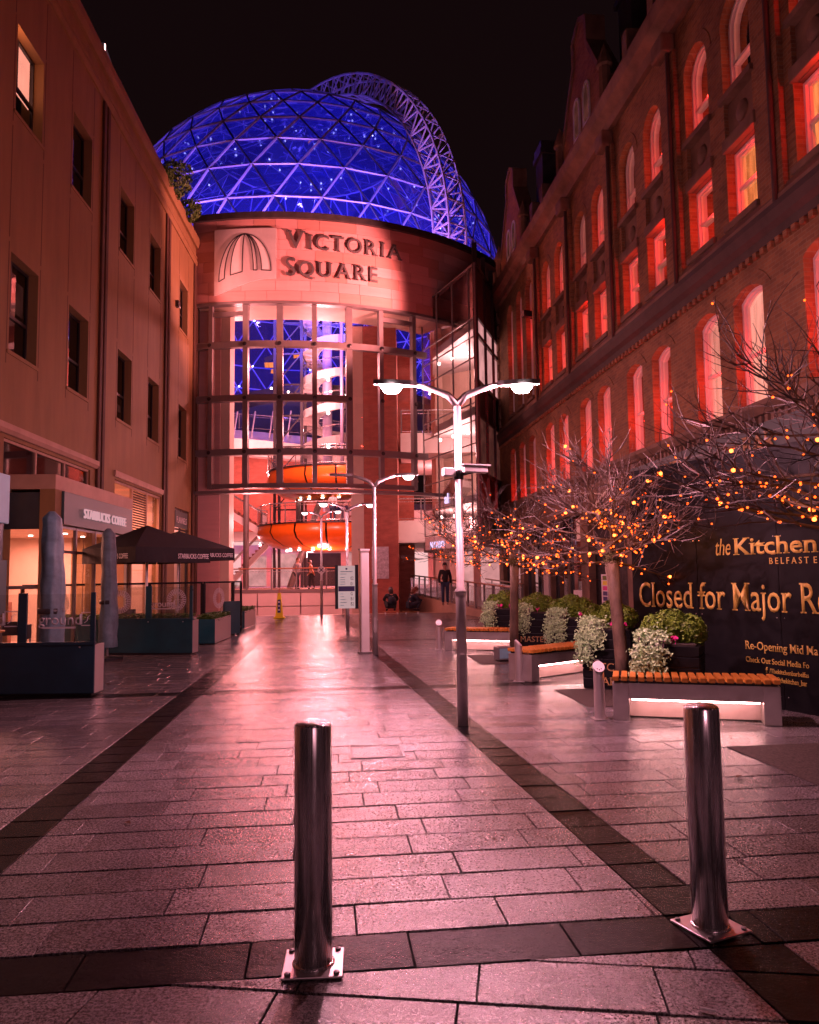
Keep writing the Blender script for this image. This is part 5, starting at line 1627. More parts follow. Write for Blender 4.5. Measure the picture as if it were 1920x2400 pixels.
# ground floodlight
fb = thing('ground_floodlight', 'small box floodlight on the paving under the second tree', 'floodlight', (1.68, 14.3, 0), 0.35)
box('housing', 'steel_paint', fb, -0.14, 0.14, -0.1, 0.1, 0.03, 0.27, bevel=0.012)
box('lens', 'sign_pale', fb, -0.11, 0.11, -0.106, -0.1, 0.06, 0.24)
MB().tube([(0.12, 0, 0.06), (0.2, -0.05, 0.02), (0.33, 0.0, 0.015)], 0.012, 6).build('cable', 'frame_dark', fb)
box('foot', 'frame_dark', fb, -0.1, 0.1, -0.08, 0.08, 0.006, 0.03)

# ---------------------------------------------------------------- hoarding round the closed bar
HA, HB = Vector((3.21, 11.15, 0)), Vector((5.3, 6.85, 0))
hd_ = (HB - HA); HL = hd_.length; hd_.normalize(); hn = hd_.cross(Vector((0, 0, 1)))
HO = thing('hoarding', 'black site hoarding with gold lettering in front of the closed bar', 'hoarding', HA, math.atan2(hd_.y, hd_.x))
pw = 1.22; x = 0.0
while x < HL:
    box('panel', 'black_paint', HO, x + 0.004, min(x + pw, HL) - 0.004, 0.0, 0.05, 0.0, 3.0)
    x += pw
for x in (0.05, 1.17, 1.27, 2.39, 2.49, 3.61):
    for z in (0.15, 1.05, 2.0, 2.9):
        sc_ = MB().lathe([(0.0, 0.0), (0.007, 0.0), (0.008, 0.003)], 8).build('screw', 'steel', HO); sc_.location = (x, -0.001, z); sc_.rotation_euler = (-PI / 2, 0, 0)
box('top_rail', 'black_paint', HO, 0, HL, -0.012, 0.06, 3.0, 3.06)
box('return_panel', 'black_paint', HO, -0.02, 0.0, 0.05, 2.6, 0.0, 3.0)
def hpix(u, z): return (u, -0.004, z)
for body, u, z, size, kw in (('Closed for Major Re', 0.123, 1.118, 0.49, dict(bold=0.004, serif=True, width=2.95)), ('the', 1.525, 1.80, 0.30, dict(shear=0.25, width=0.25)),
        ('Kitchen', 1.816, 1.80, 0.29, dict(bold=0.014, serif=True, width=1.15)), ('B E L F A S T  E', 2.323, 1.676, 0.105, dict(serif=True, width=0.62)), ('Re-Opening Mid Ma', 1.925, 0.66, 0.14, dict(bold=0.004, serif=True, width=0.97)),
        ('Check Out Social Media Fo', 1.924, 0.508, 0.092, dict(serif=True, width=0.85)), ('f', 2.205, 0.405, 0.09, dict(bold=0.02, serif=True)), ('/Thekitchenbarbelfas', 2.255, 0.405, 0.075, dict(serif=True, width=0.51)), ('@thekitchen_bar', 2.338, 0.308, 0.082, dict(serif=True, width=0.40))):
    text('lettering', body, size, 'gold_text', hpix(u, z), (1, 0, 0), parent=HO, ext=0.003, **kw)
bd = MB(); bd.prism([(2.245, 0.310), (2.27, 0.297), (2.305, 0.308), (2.312, 0.348), (2.298, 0.358), (2.28, 0.332), (2.25, 0.355), (2.25, 0.325)], -0.008, -0.004, 'xz'); bd.build('bird_mark', 'gold_text', HO, fix=True)
# slatted bin store at the right edge
BS = thing('slatted_planter', 'dark slatted timber planter cut off by the right edge', 'planter', (3.95, 7.35, 0), -0.35)
for k in range(7):
    box('slat', 'black_paint', BS, 0, 0.8, 0, 0.6, 0.06 + k * 0.115, 0.06 + k * 0.115 + 0.105, bevel=0.005)
box('steel_foot', 'steel_bright', BS, 0.02, 0.3, -0.07, 0.1, 0.004, 0.24)

# ---------------------------------------------------------------- planters with box balls, ivy and flowers
def leaf(mb, c, nrm, s, rr):
    nrm = Vector(nrm)
    if nrm.length < 1e-6: nrm = Vector((0, 0, 1))
    nrm.normalize()
    t = nrm.orthogonal().normalized(); t = Quaternion(nrm, rr.uniform(0, 2 * PI)) @ t
    b_ = nrm.cross(t)
    c = Vector(c)
    k = rr.uniform(0.7, 1.3) * s
    mb.add([c - t * k, c - b_ * k * 0.55 + nrm * k * 0.2, c + t * k, c + b_ * k * 0.55 + nrm * k * 0.2], [(0, 1, 2), (0, 2, 3)])
def foliage_ball(mb, c, r, n, s, rr, squash=1.0, lumpy=0.22):
    lumps = [(Vector((rr.gauss(0, 1), rr.gauss(0, 1), rr.gauss(0, 1))).normalized(), rr.uniform(-lumpy, lumpy)) for _ in range(7)]
    for _ in range(n):
        d = Vector((rr.gauss(0, 1), rr.gauss(0, 1), rr.gauss(0, 1))).normalized()
        k = 1 + sum(w_ * max(0, d.dot(q)) ** 3 for q, w_ in lumps)
        p_ = d * r * k * rr.uniform(0.72, 1.03); p_.z *= squash
        nn_ = d + Vector((rr.gauss(0, .55), rr.gauss(0, .55), rr.gauss(0, .55)))
        leaf(mb, Vector(c) + p_, nn_, s, rr)
def planter(x, y, rz, sz, h, words, label, seed, far_=False):
    rr = random.Random(seed)
    o = thing('planter', label, 'planter', (x, y, 0), rz, 'black slatted planters')
    n = 6; ph = h / n
    for k in range(n):
        box('slat', 'black_paint', o, -sz / 2 + rr.uniform(-.002, .002), sz / 2, -sz / 2, sz / 2, 0.03 + k * ph, 0.03 + (k + 1) * ph - 0.012, bevel=0.005)
    box('core', 'frame_dark', o, -sz / 2 + 0.012, sz / 2 - 0.012, -sz / 2 + 0.012, sz / 2 - 0.012, 0.01, h - 0.02)
    box('soil', 'soil', o, -sz / 2 + 0.04, sz / 2 - 0.04, -sz / 2 + 0.04, sz / 2 - 0.04, h - 0.01, h + 0.035)
    for i, wd_ in enumerate(words):
        text('lettering', wd_, 0.155, 'gold_dull', (-0.16 if len(wd_) < 5 else -0.24, -sz / 2 - 0.008, 0.26 - 0.19 * i), (1, 0, 0), parent=o, ext=0.003, serif=True)
    pl = thing('box_shrub', 'rounded green clipped shrub in ' + label, 'shrub', (x, y, h), rz)
    mb = MB()
    q = 0.6 if far_ else 0.85
    foliage_ball(mb, (0.02, 0.05, 0.20), 0.235, int(2600 * q), 0.021, rr, 0.95)
    foliage_ball(mb, (0.21, 0.06, 0.17), 0.20, int(1800 * q), 0.021, rr, 0.95)
    foliage_ball(mb, (-0.19, 0.10, 0.17), 0.19, int(1600 * q), 0.021, rr, 0.95)
    f_ = mb.build('foliage', 'leaf_box', pl); f_['kind'] = 'stuff'
    for sx_ in (0.02, 0.21, -0.19): MB().tube([(sx_, 0.06, 0.0), (sx_, 0.06, 0.15)], 0.02, 6).build('stem', 'bark', pl)
    iv = thing('trailing_ivy', 'pale ivy trailing over the ' + label, 'ivy', (x, y, h), rz)
    mb = MB(); st_ = MB()
    for _ in range(26):
        bx = rr.uniform(-sz / 2 - 0.02, -0.02); ln = rr.uniform(0.25, 0.62)
        pts = []
        for t in range(9):
            u = t / 8
            px = bx * 0.9 - 0.05 * u + rr.gauss(0, 0.012); py = -sz / 2 + 0.12 - 0.20 * min(1, u * 3) + rr.gauss(0, 0.01); pz = 0.10 * math.sin(min(1, u * 3) * PI) - ln * max(0, u - 0.22) + 0.05
            if u > 0.3: py -= 0.015
            pts.append((px, py, pz))
        st_.tube(pts, 0.004, 3, cap=False)
        for p_ in pts:
            for _k in range(int(9 * q)):
                c = (p_[0] + rr.gauss(0, 0.035), p_[1] + rr.gauss(-0.012, 0.03), p_[2] + rr.gauss(0, 0.035))
                leaf(mb, c, (rr.gauss(0, .6), -1 + rr.gauss(0, .4), rr.gauss(0.35, .5)), 0.02, rr)
    foliage_ball(mb, (-0.20, -sz / 2 + 0.06, 0.06), 0.15, int(700 * q), 0.02, rr)
    f_ = mb.build('leaves', 'leaf_ivy', iv); f_['kind'] = 'stuff'
    st_.build('stems', 'twig', iv)
    fw = thing('flowers', 'small pink flowers in ' + label, 'flowers', (x, y, h), rz)
    for k in range(5):
        mb = MB(); fx, fy = rr.choice([-0.06, 0.08, 0.22, -0.2]) + rr.gauss(0, 0.02), -sz / 2 + 0.07 + rr.gauss(0, .02)
        for _ in range(12): leaf(mb, (fx + rr.gauss(0, .014), fy + rr.gauss(0, .014), 0.10 + rr.gauss(0, .014)), (rr.gauss(0, 1), -1, rr.gauss(0, 1)), 0.02, rr)
        mb.tube([(fx, fy, 0), (fx, fy, 0.09)], 0.004, 3); mb.build('bloom', 'flower', fw)
planter(3.06, 9.12, -0.45, 0.66, 0.74, ['', 'MASTERS'], 'nearest black planter lettered MASTERS behind the first bench', 1)
planter(2.80, 10.95, -0.40, 0.66, 0.80, ['KITCHEN', 'BAR'], 'black planter lettered BAR behind the tree trunk', 2)
planter(2.80, 13.6, -0.35, 0.66, 0.80, ['KITCHEN', 'BAR'], 'black planter lettered KITCHEN BAR past the middle bench', 3)
planter(2.50, 15.6, -0.35, 0.66, 0.80, ['MASTERS'], 'black planter with lettering half hidden by ivy', 4, True)
planter(2.05, 17.4, -0.35, 0.66, 0.80, ['BAR'], 'farthest black planter by the ramp railing', 5, True)

# ---------------------------------------------------------------- bare trees with fairy lights
def tree(x, y, H0, R, Ht, label, seed, lean=(0, 0), nlimb=18, bulbs=150, tr=0.075, br=0.021):
    rr = random.Random(seed)
    o = thing('bare_tree', label, 'tree', (x, y, 0))
    hx, hy = lean
    tk = MB().tube([(0, 0, 0), (hx * .2, hy * .2, H0 * .3), (hx * .6, hy * .6, H0 * .7), (hx, hy, H0 + 0.03)], [tr * 1.12, tr, tr * 0.92, tr * 1.05], 12)
    tk.build('trunk', 'bark', o, smooth=True)
    hm = MB(); foliage_ball(hm, (hx, hy, H0 + 0.05), 0.12, 500, 0.016, rr); k_ = hm.build('mossy_head', 'moss', o); k_['kind'] = 'stuff'
    lm = MB(); tw = MB(); spots = []
    def grow(p, d, ln, r, lev, n=6):
        pts = [p.copy()]; rs = [r]
        d = d.normalized()
        for i in range(n):
            d = (d + Vector((rr.gauss(0, .13), rr.gauss(0, .13), rr.gauss(0.05 if lev else 0.02, .10)))).normalized()
            p = p + d * ln / n
            pts.append(p.copy()); rs.append(max(0.0021, r * (1 - 0.78 * (i + 1) / n)))
        (lm if lev == 0 else tw).tube(pts, rs, 6 if lev == 0 else (4 if lev == 1 else 3), cap=False)
        return pts, d
    lead_pts = [Vector((hx, hy, H0)) + Vector((rr.gauss(0, .03) * k, rr.gauss(0, .03) * k, Ht * 0.80 * k / 6)) for k in range(7)]
    lm.tube(lead_pts, [tr * 0.72 * (1 - 0.13 * k) for k in range(7)], 8)
    for i in range(nlimb):
        f_ = (i / nlimb) ** 1.25
        az = i * 2.399963 + rr.uniform(-.3, .3)
        k = f_ * 5.6; i0 = min(int(k), 5)
        p0 = lead_pts[i0].lerp(lead_pts[i0 + 1], k - i0)
        el = rr.uniform(-0.08, 0.22) + 0.42 * f_
        d = Vector((math.cos(az) * math.cos(el), math.sin(az) * math.cos(el), math.sin(el)))
        ln = R * (1.02 - 0.50 * f_) * rr.uniform(0.8, 1.12)
        pts, dd = grow(p0, d, ln, br * (1 - 0.5 * f_), 0, 7)
        for j in range(2, len(pts)):
            nt_ = 2 if j < len(pts) - 1 else 4
            for _ in range(nt_):
                base = pts[j]; dl = (pts[j] - pts[j - 1]).normalized()
                sd = Vector((rr.gauss(0, 1), rr.gauss(0, 1), rr.gauss(0.15, .7))).normalized()
                p2, d2_ = grow(base, dl * 0.9 + sd * 0.75, R * rr.uniform(0.24, 0.5), 0.0095, 1, 5)
                for _t in range(rr.choice((1, 2, 3))):
                    q = rr.choice(p2[1:]); s2 = Vector((rr.gauss(0, 1), rr.gauss(0, 1), rr.gauss(0.2, .8))).normalized()
                    p3, _d = grow(q, d2_ + s2 * 0.8, R * rr.uniform(0.12, 0.32), 0.0062, 2, 3)
                    if rr.random() < .25: spots.append((rr.choice(p3), f_))
                if rr.random() < .8: spots.append((rr.choice(p2), f_))
            spots.append((pts[j], f_)); spots.append((pts[j], f_))
        spots += [(q, f_) for q in pts[:3] for _ in range(2)]
    a_ = lm.build('limbs', 'bark', o, smooth=True)
    b_ = tw.build('twigs', 'twig', o); b_['kind'] = 'stuff'
    sl_ = thing('fairy_lights', 'amber fairy lights strung in the ' + label, 'fairy lights', (x, y, 0), 0, 'fairy lights in the trees')
    sm, bg_ = MB(), MB()
    ws = [max(0.15, 1.0 - 1.1 * f_) for _, f_ in spots]
    pick = rr.choices(range(len(spots)), ws, k=bulbs)
    last = None; wire = MB()
    for n_i, i in enumerate(pick):
        p_ = spots[i][0] + Vector((rr.gauss(0, .02), rr.gauss(0, .02), rr.gauss(-.02, .02)))
        big = rr.random() < 0.09
        (bg_ if big else sm).ico(p_, 0.023 if big else rr.uniform(0.010, 0.0155))
        if last is not None and (p_ - last).length < 0.35: wire.tube([last, p_], 0.0025, 3, cap=False)
        last = p_
    wk_ = wire.build('cable', 'frame_dark', sl_); wk_['kind'] = 'stuff'
    s_ = sm.build('bulbs', 'fairy', sl_); s_['kind'] = 'stuff'
    s_ = bg_.build('bright_bulbs', 'fairy_big', sl_); s_['kind'] = 'stuff'
    for k in range(3):
        az = k * 2.1
        lamp('POINT', (x + 0.45 * math.cos(az), y + 0.45 * math.sin(az), H0 + 0.30), 4.0, (1, 0.28, 0.05), None, 0.25, 'fairy_light_glow')
    return o
tree(2.75, 10.1, 1.72, 1.12, 1.5, 'bare tree at the hoarding edge behind the nearest bench', 11, (-0.10, 0.05), 26, 300, 0.085)
tree(1.97, 14.9, 1.75, 1.12, 1.15, 'bare tree beside the middle bench with the densest lights', 12, (0.05, 0), 18, 230, 0.085)
tree(1.30, 20.6, 1.85, 1.25, 1.55, 'bare tree half hidden behind the bright lamp post', 13, (0.02, 0), 18, 190, 0.085)
tree(4.25, 7.55, 1.95, 1.6, 1.95, 'dark bare tree reaching in from the right edge', 14, (0.0, 0), 30, 300, 0.085)

# ---------------------------------------------------------------- cafe terrace on the left
def trough(x0, y0, x1, y1, h, dp, mt, label, logo_mt='white_text', gh=0.70):
    a, b = Vector((x0, y0, 0)), Vector((x1, y1, 0)); ln = (b - a).length
    o = thing('screen_trough', label, 'planter', a, math.atan2(y1 - y0, x1 - x0))
    box('front_panel', mt, o, 0, ln, 0, 0.03, 0.04, h, bevel=0.004)
    box('back_panel', mt, o, 0, ln, dp - 0.03, dp, 0.04, h, bevel=0.004)
    box('end_panel', 'steel_bright', o, ln - 0.03, ln + 0.002, 0.03, dp - 0.03, 0.04, h)
    box('end_panel', mt, o, 0, 0.03, 0.03, dp - 0.03, 0.04, h)
    box('top_tray', mt, o, 0.03, ln - 0.03, 0.03, dp - 0.03, h - 0.08, h - 0.05)
    box('top_rail', mt, o, -0.01, ln + 0.01, -0.015, 0.045, h, h + 0.04)
    box('plinth', 'frame_dark', o, 0.04, ln - 0.04, 0.03, dp - 0.03, 0.004, 0.04)
    np_ = max(1, round(ln / 1.0))
    for i in range(np_ + 1):
        s = ln * i / np_
        box('screen_post', mt, o, max(0, s - 0.06), min(ln, s + 0.06), 0.0, 0.035, h + 0.04, h + gh)
    for i in range(np_):
        s0, s1 = ln * i / np_ + 0.06, ln * (i + 1) / np_ - 0.06
        g_ = MB(); g_.add([(s0, 0.018, h + 0.05), (s1, 0.018, h + 0.05), (s1, 0.018, h + gh - 0.02), (s0, 0.018, h + gh - 0.02)], [(0, 1, 2, 3)]); g_.build('glass_screen', 'glass_screen', o)
    for s in (0.2, ln * 0.5, ln - 0.2):
        MB().lathe([(0.0, 0.0), (0.012, 0.0), (0.012, 0.006)], 8).build('stud', 'steel_bright', o).matrix_local = Matrix.Translation((s, -0.002, h - 0.03)) @ Matrix.Rotation(PI / 2, 4, 'X')
    return o, ln
def logo_ground(o, s, z, sc=1.0, y=0.010):
    text('logo_lettering', 'ground', 0.21 * sc, 'glass_print', (s, y, z), (1, 0, 0), parent=o, ext=0.002, bold=0.012)
    box('logo_rule', 'glass_print', o, s + 0.05 * sc, s + 0.52 * sc, y - 0.002, y, z - 0.055 * sc, z - 0.03 * sc)
    f_ = MB(); x0 = s + 0.60 * sc; q = 0.17 * sc; t_ = 0.012 * sc
    f_.box(x0, x0 + q, y - .002, y, z - 0.02 * sc, z - 0.02 * sc + t_); f_.box(x0, x0 + q, y - .002, y, z + q - t_, z + q); f_.box(x0, x0 + t_, y - .002, y, z, z + q - t_); f_.box(x0 + q - t_, x0 + q, y - .002, y, z, z + q - t_)
    f_.tube([(x0 + 0.04 * sc, y - .001, z + .02 * sc), (x0 + 0.08 * sc, y - .001, z + 0.05 * sc), (x0 + 0.09 * sc, y - .001, z + 0.10 * sc), (x0 + 0.14 * sc, y - .001, z + 0.14 * sc)], 0.006 * sc, 4)
    f_.build('logo_mark', 'glass_print', o)
mat('glass_print', (0.42, 0.40, 0.42), 0.6, var=0.0)
o, ln = trough(-7.4, 10.72, -4.37, 10.70, 0.70, 0.36, 'navy_paint', 'near dark navy cafe screen trough lettered ground', gh=0.72)
logo_ground(o, ln - 0.79, 0.98); logo_ground(o, ln - 1.95, 0.98, 1.15)
o, ln = trough(-6.5, 16.44, -4.58, 16.21, 0.72, 0.36, 'teal_paint', 'dark teal cafe screen trough beyond the closed parasols', gh=0.72)
logo_ground(o, 1.0, 1.0, 0.9)
def hedge_box(x, y, rz, wd_, ln, h, label, seed):
    rr = random.Random(seed)
    o = thing('hedge_planter', label, 'planter', (x, y, 0), rz, 'hedge planters on the cafe terrace')
    box('front_panel', 'teal_paint', o, 0, wd_, 0, 0.02, 0.02, h)
    box('side_panel', 'steel_bright', o, wd_ - 0.02, wd_ + 0.002, 0.02, ln, 0.02, h)
    box('side_panel', 'teal_paint', o, 0, 0.02, 0.02, ln, 0.02, h)
    box('soil', 'soil', o, 0.02, wd_ - 0.02, 0.02, ln - 0.02, h - 0.08, h - 0.04)
    pl = thing('hedge', 'low trimmed green hedge growing in ' + label, 'hedge', (x, y, h - 0.04), rz)
    mb = MB()
    for _ in range(int(2600 * wd_ * ln)):
        leaf(mb, (rr.uniform(0, wd_), rr.uniform(0.02, ln), rr.uniform(0, 0.15) + 0.02 * math.sin(9 * ln)), (rr.gauss(0, .6), rr.gauss(0, .6), 1), 0.03, rr)
    f_ = mb.build('foliage', 'leaf_hedge', pl); f_['kind'] = 'stuff'
hedge_box(-5.20, 18.70, 0.04, 0.46, 2.0, 0.60, 'hedge planter with steel side next to the teal trough', 31)
hedge_box(-5.58, 24.0, 0.03, 0.42, 2.0, 0.55, 'farthest hedge planter near the yellow cone', 32)
hedge_box(-8.0, 17.0, -0.04, 3.2, 0.4, 0.72, 'long hedge planter behind the teal trough', 33)
# glazed terrace barriers
def barrier(a, b, h, label, emblem=True, pan=False):
    a, b = Vector((*a, 0)), Vector((*b, 0)); ln = (b - a).length
    o = thing('terrace_barrier', label, 'barrier', a, math.atan2(b.y - a.y, b.x - a.x))
    n = max(1, round(ln / 1.45))
    box('top_rail', 'black_paint', o, 0, ln, -0.025, 0.025, h - 0.05, h)
    box('bottom_rail', 'black_paint', o, 0, ln, -0.02, 0.02, 0.12, 0.17)
    for i in range(n + 1):
        s = ln * i / n
        box('post', 'black_paint', o, s - 0.035, s + 0.035, -0.03, 0.03, 0.0, h - 0.05)
    for i in range(n):
        s0, s1 = ln * i / n + 0.04, ln * (i + 1) / n - 0.04
        g_ = MB(); g_.add([(s0, 0, 0.18), (s1, 0, 0.18), (s1, 0, h - .06), (s0, 0, h - .06)], [(0, 1, 2, 3)]); g_.build('glass_panel', 'glass_screen', o)
        if pan: box('lower_panel', 'teal_paint', o, s0, s1, -0.012, 0.012, 0.18, h * 0.46)
        if emblem:
            cx, cz, R_ = (s0 + s1) / 2, h * 0.70, min(0.27, (s1 - s0) * 0.36)
            e_ = MB()
            for k in range(28):                       # abstract round badge of rays
                a_ = 2 * PI * k / 28; r0 = R_ * (0.50 + 0.12 * (k % 2))
                e_.bar((cx + r0 * math.cos(a_), -0.006, cz + r0 * math.sin(a_)), (cx + R_ * math.cos(a_), -0.006, cz + R_ * math.sin(a_)), 0.026 * R_ / 0.25, 0.002, (0, 1, 0))
            for k in range(36):
                a_, b_ = 2 * PI * k / 36, 2 * PI * (k + 1) / 36
                e_.bar((cx + R_ * math.cos(a_), -0.006, cz + R_ * math.sin(a_)), (cx + R_ * math.cos(b_), -0.006, cz + R_ * math.sin(b_)), 0.012, 0.002, (0, 1, 0))
            e_.build('round_badge', 'glass_print', o)
    return o
barrier((-8.5, 16.9), (-5.45, 20.2), 1.5, 'long black framed glass barrier behind the cafe troughs')
barrier((-5.42, 20.25), (-4.98, 21.6), 1.5, 'short black framed glass barrier with badge at the terrace corner', True, True)
barrier((-4.98, 21.7), (-5.05, 23.0), 1.5, 'end black framed glass barrier facing the street', False)
ab = thing('pavement_board', 'dark pavement sign board leaning at the terrace corner', 'sign board', (-4.95, 21.35, 0), 0.5)
box('board', 'teal_paint', ab, -0.24, 0.24, -0.03, 0.0, 0.05, 0.95, bevel=0.01); box('leg', 'frame_dark', ab, -0.24, -0.2, 0.0, 0.25, 0.004, 0.06); box('leg', 'frame_dark', ab, 0.2, 0.24, 0.0, 0.25, 0.004, 0.06)
text('lettering', 'CAFE', 0.12, 'white_text', (-0.18, -0.034, 0.6), (1, 0, 0), parent=ab, ext=0.002) if False else None
# closed parasols in covers
def closed_parasol(x, y, h, label, seed, r0=0.17):
    rr = random.Random(seed)
    o = thing('closed_parasol', label, 'parasol', (x, y, 0))
    m_ = MB(); n_ = 22; rings = 22
    vs = []
    ph = [rr.uniform(0, 6) for _ in range(4)]
    for j in range(rings + 1):
        t = j / rings; z = 0.25 + (h - 0.25) * t
        base = r0 * (1.0 - 0.30 * t) * (1.0 if t < 0.93 else math.sqrt(max(0.0, 1 - ((t - 0.93) / 0.072) ** 2)) + 0.06)
        for i in range(n_):
            a = 2 * PI * i / n_
            k = 1 + 0.15 * abs(math.sin(3.5 * a + ph[0] + 1.6 * t)) - 0.07 + 0.07 * math.sin(9 * a + ph[1] - 5 * t) + 0.05 * math.sin(23 * t + ph[2] + 2 * a) + 0.03 * math.sin(41 * t + 3 * a)
            vs.append((base * k * math.cos(a) + 0.02 * math.sin(4 * t), base * k * math.sin(a), z))
    fs = [(j * n_ + i, j * n_ + (i + 1) % n_, (j + 1) * n_ + (i + 1) % n_, (j + 1) * n_ + i) for j in range(rings) for i in range(n_)]
    fs.append(tuple(rings * n_ + i for i in range(n_)))
    m_.add(vs, fs); m_.build('cover', 'cover_grey', o, smooth=True)
    MB().tube([(0, 0, 0.02), (0, 0, 0.4)], 0.025, 10).build('pole', 'steel_paint', o)
    sp_ = MB(); sp_.lathe([(r0 * 0.98, h * 0.42), (r0 * 1.0, h * 0.435), (r0 * 0.98, h * 0.45)], 20); sp_.build('strap', 'frame_dark', o, smooth=True)
    MB().lathe([(0.3, 0.004), (0.3, 0.05), (0.05, 0.07), (0.0, 0.07)], 20).build('base', 'frame_dark', o)
closed_parasol(-5.33, 11.45, 2.62, 'closed parasol in grey cover behind the near trough', 41, 0.185)
closed_parasol(-6.05, 15.45, 2.62, 'closed parasol in blue grey cover between the two troughs', 42, 0.17)
# open parasols
def open_parasol(x, y, rz, w_, zp, zv, label, txt=True):
    o = thing('open_parasol', label, 'parasol', (x, y, 0), rz, 'black coffee shop parasols')
    h = w_ / 2; z1 = zv + 0.33
    m_ = MB()
    c = [(-h, -h), (h, -h), (h, h), (-h, h)]
    top = MB(); top.add([(a, b, z1) for a, b in c] + [(0, 0, zp)], [(0, 1, 4), (1, 2, 4), (2, 3, 4), (3, 0, 4)]); top.build('canopy', 'canvas_black', o)
    for i in range(4):
        (a0, b0), (a1, b1) = c[i], c[(i + 1) % 4]
        v_ = MB(); n_ = 12; vs = []
        for k in range(n_ + 1):
            t = k / n_
            px, py = a0 + (a1 - a0) * t, b0 + (b1 - b0) * t
            nx, ny = (a0 + a1) / 2 / h, (b0 + b1) / 2 / h
            wv = 0.012 * math.sin(k * 2.1 + i)
            vs += [(px, py, z1), (px + nx * wv, py + ny * wv, zv)]
        v_.add(vs, [(2 * k, 2 * k + 1, 2 * k + 3, 2 * k + 2) for k in range(n_)]); v_.build('valance', 'canvas_black', o)
    if txt:
        text('lettering', 'STARBUCKS COFFEE', 0.15, 'white_text', (h * 0.08, -h - 0.02, zv + 0.09), (1, 0, 0), parent=o, ext=0.002, bold=0.012, width=h * 0.86)
        text('lettering', 'STARBUCKS COFFEE', 0.15, 'white_text', (-h - 0.02, h * 0.1, zv + 0.09), (0, -1, 0), parent=o, ext=0.002, bold=0.008, width=h * 0.86)
    MB().tube([(0, 0, 0.03), (0, 0, zp - 0.03)], 0.03, 10).build('pole', 'white_paint', o, smooth=True)
    for sx_ in (-1, 1):
        for sy_ in (-1, 1):
            MB().bar((0, 0, zv + 0.5), (sx_ * h * .95, sy_ * h * .95, z1 - 0.01), 0.025).build('rib', 'frame_dark', o)
    MB().lathe([(0.3, 0.004), (0.3, 0.06), (0.05, 0.08), (0.0, 0.08)], 20).build('base', 'frame_dark', o)
open_parasol(-5.92, 17.3, 0.95, 1.95, 2.80, 1.94, 'nearer open black parasol over the coffee terrace')
open_parasol(-6.51, 21.6, 0.85, 2.20, 2.92, 2.08, 'farther open black parasol by the end of the left wall')
# tables and chairs
def cafe_table(x, y, label, seed):
    o = thing('cafe_table', label, 'table', (x, y, 0))
    MB().lathe([(0.0, 0.72), (0.34, 0.72), (0.34, 0.745), (0.0, 0.745)], 24).build('top', 'timber', o)
    MB().tube([(0, 0, 0.02), (0, 0, 0.72)], 0.03, 8).build('leg', 'steel_paint', o)
    MB().lathe([(0.22, 0.004), (0.22, 0.025), (0.04, 0.04), (0.0, 0.04)], 16).build('base', 'frame_dark', o)
def cafe_chair(x, y, rz, label):
    o = thing('cafe_chair', label, 'chair', (x, y, 0), rz, 'cafe chairs')
    box('seat', 'frame_dark', o, -0.21, 0.21, -0.21, 0.21, 0.43, 0.46, bevel=0.01)
    box('backrest', 'frame_dark', o, -0.2, 0.2, 0.18, 0.21, 0.6, 0.85, bevel=0.01)
    for a in (-0.19, 0.19):
        for b in (-0.19, 0.19): MB().bar((a, b, 0.0), (a, b, 0.43 if b < 0 else 0.85), 0.025).build('leg', 'steel_paint', o)
cafe_table(-6.4, 18.4, 'small round table under the nearer open parasol', 1)
cafe_table(-7.3, 13.2, 'small round table inside the near trough enclosure', 2)
cafe_table(-7.9, 14.4, 'small round table close to the lit shop window', 3)
for i, (x, y, rz) in enumerate(((-6.9, 18.9, 0.5), (-6.0, 18.8, -0.6), (-7.2, 13.9, 0.2), (-6.7, 13.1, -1.4), (-8.2, 14.9, 0.4))):
    cafe_chair(x, y, rz, ('dark chair left of the table under the parasol', 'dark chair right of the table under the parasol', 'dark chair behind the near table on the terrace', 'dark chair right of the near table on the terrace', 'dark chair by the lit shop window')[i])
# wet floor cone
wc = thing('safety_cone', 'tall yellow wet floor cone at the head of the steps', 'safety cone', (-5.1, 30.0, 0), 0.1)
MB().prism([(-0.22, 0.0), (0.22, 0.0), (0.22, 0.05), (0.15, 0.07), (0.055, 0.98), (-0.055, 0.98), (-0.15, 0.07), (-0.22, 0.05)], -0.15, 0.15, 'xz').build('body', 'yellow', wc, fix=True, bevel=0.02)
box('label_panel', 'ink_blue', wc, -0.06, 0.06, -0.158, -0.151, 0.22, 0.72); box('handle', 'handrail', wc, -0.03, 0.03, -0.05, 0.05, 0.98, 1.14)
for z in (0.3, 0.45, 0.6): box('symbol', 'white_text', wc, -0.035, 0.035, -0.163, -0.159, z, z + 0.06)
